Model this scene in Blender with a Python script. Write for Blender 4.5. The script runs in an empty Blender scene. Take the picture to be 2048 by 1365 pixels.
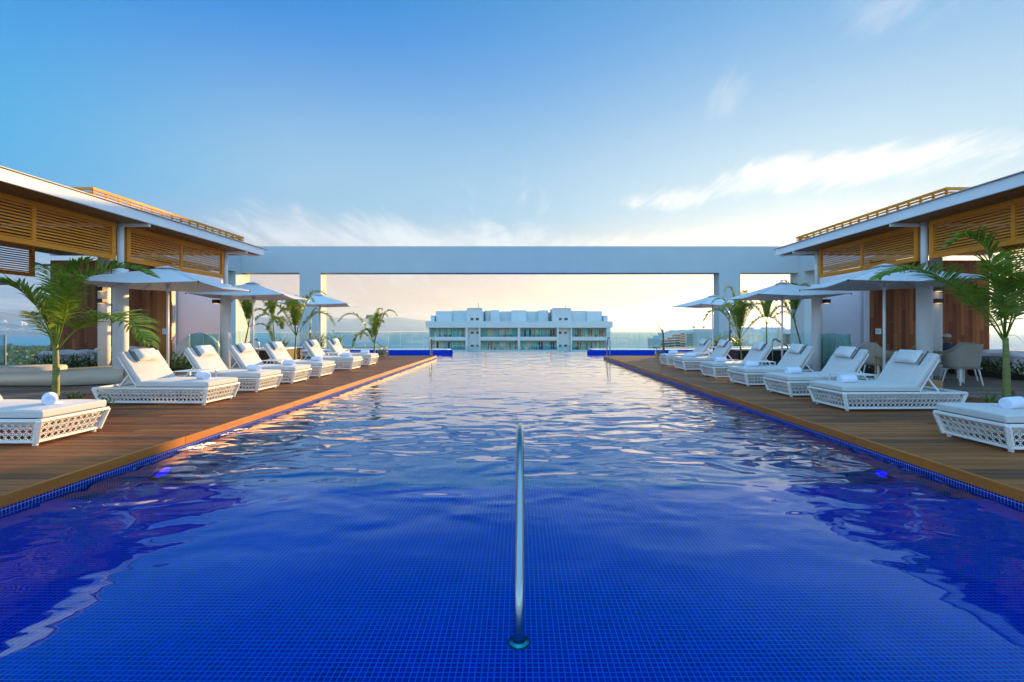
import bpy, math, random
from mathutils import Vector, Matrix
R = math.radians
random.seed(7)
S = bpy.context.scene

# ------------------------------------------------------------------ camera
cam_d = bpy.data.cameras.new("camera")
cam = bpy.data.objects.new("camera", cam_d)
S.collection.objects.link(cam)
cam.location = (0, 0, 1.19)
cam.rotation_euler = (R(90), 0, 0)
cam_d.sensor_width = 36
cam_d.lens = 920 / 2048 * 36
cam_d.shift_x = -16 / 2048
cam_d.shift_y = -24.5 / 2048
cam_d.clip_start = 0.05
cam_d.clip_end = 60000
S.camera = cam

# ------------------------------------------------------------------ render / view
S.view_settings.view_transform = 'Standard'
S.view_settings.look = 'None'
S.view_settings.exposure = 1.9
S.view_settings.gamma = 1.0
S.cycles.use_denoising = True
S.cycles.max_bounces = 10
S.cycles.diffuse_bounces = 3
S.cycles.glossy_bounces = 5
S.cycles.transmission_bounces = 8
S.cycles.transparent_max_bounces = 16
S.cycles.caustics_reflective = False
S.cycles.caustics_refractive = True
S.cycles.sample_clamp_indirect = 6
S.cycles.volume_bounces = 0

# ------------------------------------------------------------------ sun
SUN_AZ, SUN_EL = R(33), R(6.5)       # azimuth to the right of the view axis (+Y), elevation
sd = Vector((math.sin(SUN_AZ) * math.cos(SUN_EL), math.cos(SUN_AZ) * math.cos(SUN_EL), math.sin(SUN_EL)))
sun_d = bpy.data.lights.new("sun", 'SUN')
sun_d.energy = 3.4
sun_d.angle = R(0.53)
sun_d.color = (1.0, 0.60, 0.22)
sun = bpy.data.objects.new("sun", sun_d)
S.collection.objects.link(sun)
sun.rotation_euler = (-sd).to_track_quat('-Z', 'Y').to_euler()
sun.location = (20, 30, 30)

# ------------------------------------------------------------------ world
W = bpy.data.worlds.new("World")
S.world = W
W.use_nodes = True
wt = W.node_tree
wn, wl = wt.nodes, wt.links
for n in list(wn): wn.remove(n)
def N(t, **k):
    n = wn.new(t)
    for a, b in k.items(): setattr(n, a, b)
    return n
def WM(op, a, b=None, c=None, clamp=False):
    n = N('ShaderNodeMath', operation=op); n.use_clamp = clamp
    for i, x in enumerate((a, b, c)):
        if x is None: continue
        if isinstance(x, (int, float)): n.inputs[i].default_value = x
        else: wl.new(x, n.inputs[i])
    return n.outputs[0]
def WR(x, a, b, c=0.0, d=1.0, smooth=True):
    n = N('ShaderNodeMapRange', interpolation_type='SMOOTHSTEP' if smooth else 'LINEAR')
    wl.new(x, n.inputs[0])
    for i, v in zip((1, 2, 3, 4), (a, b, c, d)): n.inputs[i].default_value = v
    return n.outputs[0]
def WX(fac, a, b, blend='MIX'):
    n = N('ShaderNodeMix', data_type='RGBA', blend_type=blend)
    if isinstance(fac, (int, float)): n.inputs[0].default_value = fac
    else: wl.new(fac, n.inputs[0])
    for s, x in ((6, a), (7, b)):
        if isinstance(x, tuple): n.inputs[s].default_value = (*x, 1)
        else: wl.new(x, n.inputs[s])
    return n.outputs[2]
sky = N('ShaderNodeTexSky', sky_type='NISHITA')
sky.sun_disc = False
sky.sun_elevation = SUN_EL
sky.sun_rotation = SUN_AZ
sky.air_density = 1.0
sky.dust_density = 0.6
sky.ozone_density = 2.5
tc = N('ShaderNodeTexCoord')
sep = N('ShaderNodeSeparateXYZ'); wl.new(tc.outputs['Generated'], sep.inputs[0])
dx, dy, dz = sep.outputs
zc = WM('MAXIMUM', dz, 0.0)
# plane of high cirrus: direction projected on a flat layer
zz = WM('ADD', zc, 0.10)
px = WM('DIVIDE', dx, zz); py = WM('DIVIDE', dy, zz)
def noise(sx, sy, scale, detail, rough, dist, ox=0.0, oy=0.0):
    cb = N('ShaderNodeCombineXYZ')
    wl.new(WM('MULTIPLY_ADD', px, sx, ox), cb.inputs[0]); wl.new(WM('MULTIPLY_ADD', py, sy, oy), cb.inputs[1])
    n = N('ShaderNodeTexNoise'); wl.new(cb.outputs[0], n.inputs['Vector'])
    n.inputs['Scale'].default_value = scale; n.inputs['Detail'].default_value = detail
    n.inputs['Roughness'].default_value = rough; n.inputs['Distortion'].default_value = dist
    return n.outputs[0]
az = WM('ARCTAN2', dx, dy)                     # azimuth right of +Y
wisp = noise(1.0, 0.30, 1.5, 8, 0.60, 0.9, 3.3, 1.7)
fine = noise(1.6, 0.42, 3.2, 9, 0.66, 1.2, 8.1, 4.0)
big = noise(0.5, 0.35, 1.0, 4, 0.5, 0.4, 1.0, 9.0)
cm = WM('ADD', WM('MULTIPLY', wisp, 0.6), WM('MULTIPLY', fine, 0.4))
# where this evening's cirrus lies: a bank over the right, feathers low on the left and centre
def bump(a0, aw, e0, ew):
    a = WM('DIVIDE', WM('SUBTRACT', az, a0), aw); e = WM('DIVIDE', WM('SUBTRACT', dz, e0), ew)
    r2 = WM('ADD', WM('MULTIPLY', a, a), WM('MULTIPLY', e, e))
    return WM('EXPONENT', WM('MULTIPLY', r2, -1.0))
bias = WM('MULTIPLY', bump(0.52, 0.20, 0.288, 0.032), 0.27)
bias = WM('ADD', bias, WM('MULTIPLY', bump(0.28, 0.16, 0.255, 0.022), 0.24))
bias = WM('ADD', bias, WM('MULTIPLY', bump(0.72, 0.18, 0.262, 0.034), 0.22))
bias = WM('ADD', bias, WM('MULTIPLY', bump(0.15, 0.55, 0.165, 0.050), 0.22))
bias = WM('ADD', bias, WM('MULTIPLY', bump(-0.42, 0.26, 0.19, 0.05), 0.20))
bias = WM('ADD', bias, WM('MULTIPLY', bump(-0.10, 0.12, 0.26, 0.08), 0.05))
bias = WM('ADD', bias, WM('MULTIPLY', bump(0.42, 0.06, 0.41, 0.06), 0.14))
bias = WM('ADD', bias, WM('MULTIPLY', bump(0.66, 0.08, 0.49, 0.05), 0.17))
bias = WM('ADD', bias, WM('MULTIPLY', WR(dz, 0.0, 0.20, 1.0, 0.0), 0.13))
dens = WM('ADD', cm, bias)
dens = WM('ADD', dens, WM('MULTIPLY', WM('SUBTRACT', big, 0.5), 0.25))
cov = WR(dens, 0.565, 0.82)
cov = WM('MULTIPLY', cov, WR(dz, 0.30, 0.62, 1.0, 0.0))
# warmth toward the sun and the horizon
dot = N('ShaderNodeVectorMath', operation='DOT_PRODUCT')
wl.new(tc.outputs['Generated'], dot.inputs[0]); dot.inputs[1].default_value = sd
near_sun = WR(dot.outputs['Value'], 0.84, 1.0)
low = WR(dz, 0.0, 0.20, 1.0, 0.0)
a1 = WR(az, -0.75, 0.75)          # left to right
a2 = WR(az, -0.92, -0.40)
zen = (0.0, 0.72, 1.65)
top = WX(a1, (0.0, 0.72, 2.25), (0.30, 1.12, 2.20))
mid = WX(a2, (0.20, 1.30, 2.40), (0.95, 1.70, 2.35))
mid = WX(WM('MULTIPLY', WR(dot.outputs['Value'], 0.80, 0.96), 0.25), mid, (1.75, 2.15, 2.45))
hor = WX(a2, (0.55, 1.15, 1.95), (2.60, 1.90, 1.60))
hor = WX(near_sun, hor, (4.2, 2.9, 1.8))
back = WR(dy, -0.12, 0.34)        # sky behind the camera is brightened to fill the shade facing it
grad = WX(WR(dz, 0.05, 0.26), hor, mid)
grad = WX(WR(dz, 0.26, 0.58), grad, top)
grad = WX(WR(dz, 0.50, 0.72), grad, zen)
gb = WX(WR(dz, 0.02, 0.6), (1.9, 3.0, 4.1), (0.85, 1.9, 3.3))
grad = WX(1.0, grad, (0.595, 0.595, 0.595), 'MULTIPLY')
grad = WX(back, gb, grad)
tint = grad
K = 1.75
ccol = WX(low, (0.86 * K, 0.93 * K, 1.0 * K), (1.0 * K, 0.84 * K, 0.72 * K))
ccol = WX(near_sun, ccol, (1.08 * K, 1.02 * K, 0.98 * K))
skyc = WX(WM('MULTIPLY', cov, 0.85), tint, ccol)
skyc = WX(0.04, skyc, sky.outputs[0])
bg = N('ShaderNodeBackground'); wl.new(skyc, bg.inputs[0]); bg.inputs[1].default_value = 0.15
wo = N('ShaderNodeOutputWorld'); wl.new(bg.outputs[0], wo.inputs[0])

# ------------------------------------------------------------------ mesh helpers
COL = S.collection
class MB:
    def __init__(s): s.v = []; s.f = []
    def add(s, vs, fs):
        o = len(s.v); s.v += [tuple(p) for p in vs]; s.f += [tuple(i + o for i in f) for f in fs]; return s
    def box(s, x0, x1, y0, y1, z0, z1):
        if x0 > x1: x0, x1 = x1, x0
        if y0 > y1: y0, y1 = y1, y0
        v = [(x, y, z) for z in (z0, z1) for y in (y0, y1) for x in (x0, x1)]
        return s.add(v, [(0, 2, 3, 1), (4, 5, 7, 6), (0, 1, 5, 4), (2, 6, 7, 3), (0, 4, 6, 2), (1, 3, 7, 5)])
    def hexa(s, b, t):          # 4 bottom points, 4 top points (same order, ccw from above)
        return s.add(list(b) + list(t), [(3, 2, 1, 0), (4, 5, 6, 7), (0, 1, 5, 4), (1, 2, 6, 5), (2, 3, 7, 6), (3, 0, 4, 7)])
    def bar(s, p, q, w, h, up=(0, 0, 1)):
        p, q = Vector(p), Vector(q); d = (q - p).normalized(); u = Vector(up)
        if abs(d.dot(u)) > 0.98: u = Vector((0, 1, 0))
        a = d.cross(u).normalized(); b = a.cross(d).normalized()
        a *= w / 2; b *= h / 2
        return s.hexa([p - a - b, p + a - b, q + a - b, q - a - b], [p - a + b, p + a + b, q + a + b, q - a + b])
    def tube(s, path, rad, n=8, cap=True):
        P = [Vector(p) for p in path]; m = len(P)
        if not hasattr(rad, '__len__'): rad = [rad] * m
        ref = None; rings = []
        for i in range(m):
            t = (P[min(i + 1, m - 1)] - P[max(i - 1, 0)]).normalized()
            if ref is None:
                ref = Vector((0, 0, 1)) if abs(t.z) < 0.9 else Vector((1, 0, 0))
            a = (ref - t * ref.dot(t)).normalized(); ref = a; b = t.cross(a)
            rings.append([P[i] + (a * math.cos(k * 2 * math.pi / n) + b * math.sin(k * 2 * math.pi / n)) * rad[i] for k in range(n)])
        vs = [p for r in rings for p in r]
        fs = [(i * n + k, i * n + (k + 1) % n, (i + 1) * n + (k + 1) % n, (i + 1) * n + k) for i in range(m - 1) for k in range(n)]
        if cap: fs += [tuple(range(n - 1, -1, -1)), tuple((m - 1) * n + k for k in range(n))]
        return s.add(vs, fs)
    def lathe(s, prof, c=(0, 0, 0), n=24, sx=1, sy=1, cap=True):
        m = len(prof)
        vs = [(c[0] + r * math.cos(k * 2 * math.pi / n) * sx, c[1] + r * math.sin(k * 2 * math.pi / n) * sy, c[2] + z) for r, z in prof for k in range(n)]
        fs = [(i * n + k, i * n + (k + 1) % n, (i + 1) * n + (k + 1) % n, (i + 1) * n + k) for i in range(m - 1) for k in range(n)]
        if cap: fs += [tuple(range(n - 1, -1, -1)), tuple((m - 1) * n + k for k in range(n))]
        return s.add(vs, fs)
    def prism(s, pts, z0, z1):
        n = len(pts)
        vs = [(x, y, z0) for x, y in pts] + [(x, y, z1) for x, y in pts]
        return s.add(vs, [tuple(range(n - 1, -1, -1)), tuple(range(n, 2 * n))] + [(k, (k + 1) % n, n + (k + 1) % n, n + k) for k in range(n)])
    def xf(s, M):
        s.v = [tuple(M @ Vector(p)) for p in s.v]; return s
    def build(s, name, m, parent=None, smooth=False, bevel=0, seg=2, sub=0, local=False):
        me = bpy.data.meshes.new(name)
        vs = s.v
        if parent is not None and not local:
            L = parent.location
            if parent.parent: L = L + parent.parent.location
            vs = [(x - L[0], y - L[1], z - L[2]) for x, y, z in vs]
        me.from_pydata(vs, [], s.f); me.update()
        if m is not None: me.materials.append(m)
        if smooth:
            me.polygons.foreach_set('use_smooth', [True] * len(me.polygons))
        o = bpy.data.objects.new(name, me); COL.objects.link(o)
        if parent is not None: o.parent = parent
        if bevel:
            b = o.modifiers.new('bevel', 'BEVEL'); b.width = bevel; b.segments = seg; b.limit_method = 'ANGLE'; b.angle_limit = R(40)
        if sub:
            q = o.modifiers.new('sub', 'SUBSURF'); q.levels = sub; q.render_levels = sub
        return o
def tag(o, label=None, cat=None, group=None, kind=None):
    if label: o['label'] = label
    if cat: o['category'] = cat
    if group: o['group'] = group
    if kind: o['kind'] = kind
    return o
def empty(name, loc, label, cat, group=None):
    o = bpy.data.objects.new(name, None); COL.objects.link(o); o.location = loc
    o.empty_display_size = 0.2
    return tag(o, label, cat, group)
def copy_tree(o, parent=None):
    c = o.copy(); COL.objects.link(c)
    if parent is not None: c.parent = parent
    for ch in [x for x in o.children]: copy_tree(ch, c)
    return c
def place(proto, first, loc, rz, label, group=None, scale=None):
    o = proto if first else copy_tree(proto)
    o.location = loc; o.rotation_euler = (0, 0, rz)
    if scale: o.scale = scale
    o['label'] = label
    if group: o['group'] = group
    return o

# ------------------------------------------------------------------ materials
def newmat(name):
    m = bpy.data.materials.new(name); m.use_nodes = True
    t = m.node_tree
    return m, t, t.nodes['Principled BSDF'], t.nodes['Material Output']
class G:
    """tiny node graph writer"""
    def __init__(s, t): s.t = t
    def n(s, ty, **k):
        x = s.t.nodes.new(ty)
        for a, b in k.items(): setattr(x, a, b)
        return x
    def link(s, a, b): s.t.links.new(a, b)
    def m(s, op, a, b=None, c=None, clamp=False):
        x = s.n('ShaderNodeMath', operation=op); x.use_clamp = clamp
        for i, v in enumerate((a, b, c)):
            if v is None: continue
            if isinstance(v, (int, float)): x.inputs[i].default_value = v
            else: s.link(v, x.inputs[i])
        return x.outputs[0]
    def mix(s, f, a, b, blend='MIX'):
        x = s.n('ShaderNodeMix', data_type='RGBA', blend_type=blend)
        for i, v in ((0, f), (6, a), (7, b)):
            if isinstance(v, (int, float)): x.inputs[i].default_value = v
            elif isinstance(v, tuple): x.inputs[i].default_value = (*v[:3], 1)
            else: s.link(v, x.inputs[i])
        return x.outputs[2]
    def noise(s, vec, scale, detail=3, rough=0.5, dist=0.0):
        x = s.n('ShaderNodeTexNoise'); s.link(vec, x.inputs['Vector'])
        x.inputs['Scale'].default_value = scale; x.inputs['Detail'].default_value = detail
        x.inputs['Roughness'].default_value = rough; x.inputs['Distortion'].default_value = dist
        return x.outputs[0]
    def rng(s, x, a, b, c=0.0, d=1.0, smooth=False):
        n = s.n('ShaderNodeMapRange', interpolation_type='SMOOTHSTEP' if smooth else 'LINEAR'); s.link(x, n.inputs[0])
        for i, v in zip((1, 2, 3, 4), (a, b, c, d)): n.inputs[i].default_value = v
        return n.outputs[0]
    def pos(s, sc=(1, 1, 1)):
        g = s.n('ShaderNodeTexCoord'); mp = s.n('ShaderNodeMapping'); mp.inputs['Scale'].default_value = sc
        s.link(g.outputs['Object'], mp.inputs[0]); return mp.outputs[0]
    def bump(s, h, dist, strength=1.0, normal=None):
        b = s.n('ShaderNodeBump'); s.link(h, b.inputs['Height']); b.inputs['Distance'].default_value = dist; b.inputs['Strength'].default_value = strength
        if normal is not None: s.link(normal, b.inputs['Normal'])
        return b.outputs[0]
def pmat(name, col, rough=0.5, metal=0.0, var=0.08, vs=3.0, bump=0.0, bs=60.0, spec=None, sheen=0.0, coat=0.0, stretch=(1, 1, 1), transl=0.0):
    m, t, p, out = newmat(name); g = G(t); v = g.pos(stretch)
    n = g.noise(v, vs, 5, 0.6)
    c0 = tuple(c * (1 - var) for c in col); c1 = tuple(min(1, c * (1 + var)) for c in col)
    c = g.mix(g.rng(n, 0.3, 0.7), c0, c1)
    g.link(c, p.inputs['Base Color'])
    g.link(g.rng(n, 0.2, 0.8, max(0.02, rough - 0.06), min(1, rough + 0.06)), p.inputs['Roughness'])
    p.inputs['Metallic'].default_value = metal
    if spec is not None: p.inputs['Specular IOR Level'].default_value = spec
    if sheen: p.inputs['Sheen Weight'].default_value = sheen
    if coat: p.inputs['Coat Weight'].default_value = coat
    if bump:
        g.link(g.bump(g.noise(v, bs, 4, 0.6), bump), p.inputs['Normal'])
    if transl:
        tr = g.n('ShaderNodeBsdfTranslucent'); g.link(c, tr.inputs[0])
        mx = g.n('ShaderNodeMixShader'); mx.inputs[0].default_value = transl
        g.link(p.outputs[0], mx.inputs[1]); g.link(tr.outputs[0], mx.inputs[2]); g.link(mx.outputs[0], out.inputs[0])
    return m
def board_mat(name, c_a, c_b, axis, rough=0.5, c_c=None, grain=0.35, bump=0.0006):
    """timber boards, one colour per board (mesh island), grain along the axis"""
    m, t, p, out = newmat(name); g = G(t)
    sc = [14, 14, 14]; sc[axis] = 0.9
    v = g.pos(tuple(sc))
    geo = g.n('ShaderNodeNewGeometry'); rnd = geo.outputs['Random Per Island']
    off = g.n('ShaderNodeVectorMath', operation='ADD'); g.link(v, off.inputs[0])
    cb = g.n('ShaderNodeCombineXYZ')
    for i in range(3): g.link(g.m('MULTIPLY', rnd, 37.0 + 11 * i), cb.inputs[i])
    g.link(cb.outputs[0], off.inputs[1]); vv = off.outputs[0]
    n1 = g.noise(vv, 1.6, 6, 0.65, 0.4)
    n2 = g.noise(vv, 5.0, 4, 0.6, 0.2)
    c = g.mix(rnd, c_a, c_b)
    if c_c is not None:
        c = g.mix(g.rng(g.m('FRACT', g.m('MULTIPLY', rnd, 7.31)), 0.62, 0.9), c, c_c)
    c = g.mix(g.m('MULTIPLY', g.rng(n1, 0.35, 0.75), grain), c, (0.02, 0.012, 0.008))
    c = g.mix(g.m('MULTIPLY', g.rng(n2, 0.5, 0.8), grain * 0.6), c, tuple(min(1, x * 1.5) for x in c_b))
    # weathering that runs over many boards
    w = g.noise(g.pos((1, 1, 1)), 0.55, 4, 0.6)
    c = g.mix(g.m('MULTIPLY', g.rng(w, 0.42, 0.68), 0.38), c, tuple(x * 0.45 + 0.04 for x in c_a))
    g.link(c, p.inputs['Base Color'])
    g.link(g.rng(n1, 0.2, 0.8, rough - 0.1, rough + 0.12), p.inputs['Roughness'])
    g.link(g.bump(n1, bump), p.inputs['Normal'])
    p.inputs['Specular IOR Level'].default_value = 0.16
    return m
M = {}
M['deck'] = board_mat('teak_deck', (0.27, 0.078, 0.020), (0.46, 0.155, 0.042), 0, 0.50, (0.14, 0.060, 0.028))
M['deck_grey'] = board_mat('weathered_deck', (0.24, 0.21, 0.19), (0.33, 0.29, 0.26), 0, 0.6, (0.18, 0.15, 0.14), grain=0.2)
M['coping'] = board_mat('coping_timber', (0.40, 0.115, 0.018), (0.52, 0.17, 0.026), 1, 0.42, grain=0.22)
M['slat'] = board_mat('slat_timber', (0.80, 0.235, 0.015), (0.90, 0.33, 0.030), 1, 0.45, grain=0.18)
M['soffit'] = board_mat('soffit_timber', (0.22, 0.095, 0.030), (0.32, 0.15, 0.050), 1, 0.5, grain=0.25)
M['clad'] = board_mat('wall_timber', (0.20, 0.050, 0.018), (0.42, 0.135, 0.040), 2, 0.5, (0.50, 0.20, 0.06), grain=0.35)
M['clad_sunlit'] = board_mat('sunlit_timber', (0.36, 0.12, 0.03), (0.56, 0.22, 0.055), 2, 0.45, grain=0.3)  # lighter copy of the wall timber, with sunlight put into its colour
M['white'] = pmat('white_render', (0.87, 0.87, 0.86), 0.6, var=0.03, vs=1.2, bump=0.0008, bs=80)
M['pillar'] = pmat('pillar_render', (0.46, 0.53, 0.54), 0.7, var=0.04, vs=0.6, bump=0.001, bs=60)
M['pink'] = pmat('lilac_render', (0.74, 0.68, 0.70), 0.75, var=0.04, vs=0.8, bump=0.0008, bs=70)
M['roofsheet'] = pmat('grey_roof_sheet', (0.45, 0.46, 0.48), 0.4, var=0.05)
M['paint'] = pmat('white_powder_coat', (0.82, 0.82, 0.80), 0.32, var=0.02)
M['wicker'] = pmat('white_wicker', (0.80, 0.79, 0.75), 0.5, var=0.06, vs=40, bump=0.001, bs=260)
M['cushion'] = pmat('cream_cushion', (0.60, 0.565, 0.53), 0.9, var=0.04, vs=6, bump=0.0016, bs=14, sheen=0.2)
M['pillow'] = pmat('cream_pillow', (0.66, 0.63, 0.60), 0.9, var=0.04, vs=9, bump=0.004, bs=9, sheen=0.2)
M['strap'] = pmat('dark_strap', (0.07, 0.065, 0.07), 0.8)
M['towel'] = pmat('white_terry_towel', (0.76, 0.78, 0.90), 0.95, var=0.03, vs=30, bump=0.002, bs=260, sheen=0.5)
M['canvas'] = pmat('umbrella_canvas', (0.80, 0.80, 0.80), 0.85, var=0.03, vs=3, bump=0.002, bs=5, transl=0.18)
M['alu'] = pmat('brushed_aluminium', (0.75, 0.74, 0.72), 0.3, 0.85, var=0.03)
M['steel'] = pmat('polished_steel', (0.34, 0.38, 0.39), 0.20, 1.0, var=0.04, vs=8, stretch=(1, 1, 0.2))
M['dark'] = pmat('black_metal', (0.02, 0.02, 0.022), 0.5)
M['tub'] = pmat('dark_brown_wicker', (0.035, 0.025, 0.028), 0.7, bump=0.002, bs=120)
M['cream'] = pmat('cream_fibreglass', (0.68, 0.60, 0.47), 0.38, var=0.03)
M['chairweave'] = pmat('beige_weave', (0.42, 0.37, 0.31), 0.75, var=0.14, vs=50, bump=0.002, bs=160, stretch=(1, 1, 6))
M['planter'] = pmat('planter_timber', (0.45, 0.25, 0.10), 0.55, var=0.15, vs=8)
M['soil'] = pmat('dark_soil', (0.03, 0.025, 0.02), 0.95)
M['skin'] = pmat('skin', (0.30, 0.15, 0.09), 0.5)
M['cap'] = pmat('cream_cap', (0.62, 0.56, 0.48), 0.85)
M['shirt'] = pmat('navy_shirt', (0.05, 0.06, 0.10), 0.85)
M['trunk'] = pmat('palm_trunk', (0.20, 0.22, 0.055), 0.6, var=0.30, vs=9, bump=0.004, bs=18, stretch=(0.6, 0.6, 2.5))
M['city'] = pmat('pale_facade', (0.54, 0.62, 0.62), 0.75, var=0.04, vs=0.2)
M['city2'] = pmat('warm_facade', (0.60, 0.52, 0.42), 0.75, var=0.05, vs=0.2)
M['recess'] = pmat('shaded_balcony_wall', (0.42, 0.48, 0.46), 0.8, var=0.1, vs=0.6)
M['winteal'] = pmat('teal_glass', (0.02, 0.48, 0.46), 0.45, var=0.35, vs=0.5)
M['windark'] = pmat('dark_glass', (0.03, 0.06, 0.07), 0.08, var=0.3)
M['curtain'] = pmat('pale_curtain', (0.55, 0.55, 0.42), 0.9, var=0.15, vs=1.5)
M['sign'] = pmat('blue_white_sign', (0.62, 0.80, 0.86), 0.3)
def leaf_mat(name, a, b, transl=0.35):
    m, t, p, out = newmat(name); g = G(t)
    geo = g.n('ShaderNodeNewGeometry'); rnd = geo.outputs['Random Per Island']
    c = g.mix(rnd, a, b); n = g.noise(g.pos(), 6, 3)
    c = g.mix(g.rng(n, 0.45, 0.75), c, tuple(min(1, x * 1.25) for x in b))
    g.link(c, p.inputs['Base Color']); p.inputs['Roughness'].default_value = 0.38
    tr = g.n('ShaderNodeBsdfTranslucent'); g.link(g.mix(0.5, c, (0.30, 0.36, 0.03)), tr.inputs[0])
    mx = g.n('ShaderNodeMixShader'); mx.inputs[0].default_value = transl
    g.link(p.outputs[0], mx.inputs[1]); g.link(tr.outputs[0], mx.inputs[2]); g.link(mx.outputs[0], out.inputs[0])
    return m
M['palm'] = leaf_mat('palm_leaf', (0.075, 0.150, 0.010), (0.220, 0.320, 0.022))
M['shrub'] = leaf_mat('shrub_leaf', (0.018, 0.050, 0.010), (0.060, 0.110, 0.018), 0.25)
M['yshrub'] = leaf_mat('young_leaf', (0.06, 0.12, 0.014), (0.17, 0.22, 0.03), 0.4)
M['farwood'] = leaf_mat('far_tree_leaf', (0.014, 0.075, 0.020), (0.060, 0.150, 0.035), 0.1)
M['deadleaf'] = pmat('dead_frond', (0.20, 0.11, 0.04), 0.8)
def glass_mat(name, tint, refl=0.9):
    m, t, p, out = newmat(name); g = G(t); t.nodes.remove(p)
    tr = g.n('ShaderNodeBsdfTransparent'); tr.inputs[0].default_value = (*tint, 1)
    gl = g.n('ShaderNodeBsdfGlossy'); gl.inputs['Roughness'].default_value = 0.01; gl.inputs[0].default_value = (refl, refl, refl, 1)
    fr = g.n('ShaderNodeFresnel'); fr.inputs[0].default_value = 1.5
    mx = g.n('ShaderNodeMixShader'); g.link(fr.outputs[0], mx.inputs[0]); g.link(tr.outputs[0], mx.inputs[1]); g.link(gl.outputs[0], mx.inputs[2])
    g.link(mx.outputs[0], out.inputs[0]); return m
M['glass'] = glass_mat('railing_glass', (0.86, 0.95, 0.93))
M['glass_edge'] = pmat('glass_edge', (0.55, 0.72, 0.66), 0.2)
M['glass_tint'] = glass_mat('screen_glass', (0.62, 0.86, 0.84))
# pool mosaic
def mosaic(name, ca, cb2, cc, cg):
    m, t, p, out = newmat(name); g = G(t)
    tcn = g.n('ShaderNodeTexCoord'); geo = g.n('ShaderNodeNewGeometry')
    sp = g.n('ShaderNodeSeparateXYZ'); g.link(tcn.outputs['Object'], sp.inputs[0])
    nn = g.n('ShaderNodeSeparateXYZ'); g.link(geo.outputs['True Normal'], nn.inputs[0])
    s = 0.0254; w = 0.085; mask = None; cells = []
    for i in range(3):
        q = g.m('DIVIDE', sp.outputs[i], s); fr = g.m('FRACT', q); cells.append(g.m('FLOOR', q))
        line = g.m('ADD', g.m('LESS_THAN', fr, w), g.m('GREATER_THAN', fr, 1 - w), clamp=True)
        line = g.m('MULTIPLY', line, g.m('LESS_THAN', g.m('ABSOLUTE', nn.outputs[i]), 0.5))
        mask = line if mask is None else g.m('MAXIMUM', mask, line)
    cb = g.n('ShaderNodeCombineXYZ')
    for i in range(3): g.link(cells[i], cb.inputs[i])
    wn_ = g.n('ShaderNodeTexWhiteNoise'); g.link(cb.outputs[0], wn_.inputs[0])
    c = g.mix(wn_.outputs[0], ca, cb2)
    big_ = g.noise(tcn.outputs['Object'], 0.9, 3, 0.5)
    c = g.mix(g.m('MULTIPLY', g.rng(big_, 0.30, 0.70), 0.40), c, cc)
    c = g.mix(mask, c, cg); p.inputs['Specular IOR Level'].default_value = 0.04
    g.link(c, p.inputs['Base Color']); g.link(g.rng(mask, 0, 1, 0.12, 0.7), p.inputs['Roughness'])
    g.link(g.bump(g.m('SUBTRACT', 1.0, mask), 0.0008), p.inputs['Normal'])
    return m
M['mosaic'] = mosaic('blue_mosaic', (0.0003, 0.002, 0.24), (0.0006, 0.007, 0.50), (0.001, 0.012, 0.60), (0.006, 0.15, 0.80))
M['mosaic_wall'] = mosaic('band_mosaic', (0.001, 0.008, 0.20), (0.003, 0.020, 0.36), (0.004, 0.03, 0.34), (0.30, 0.38, 0.72))
M['mosaic_deep'] = mosaic('depth_tinted_mosaic', (0.0004, 0.045, 0.26), (0.0008, 0.085, 0.42), (0.001, 0.10, 0.44), (0.01, 0.26, 0.60))  # tiles greened so their colour carries the cyan cast of deep water
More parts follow.
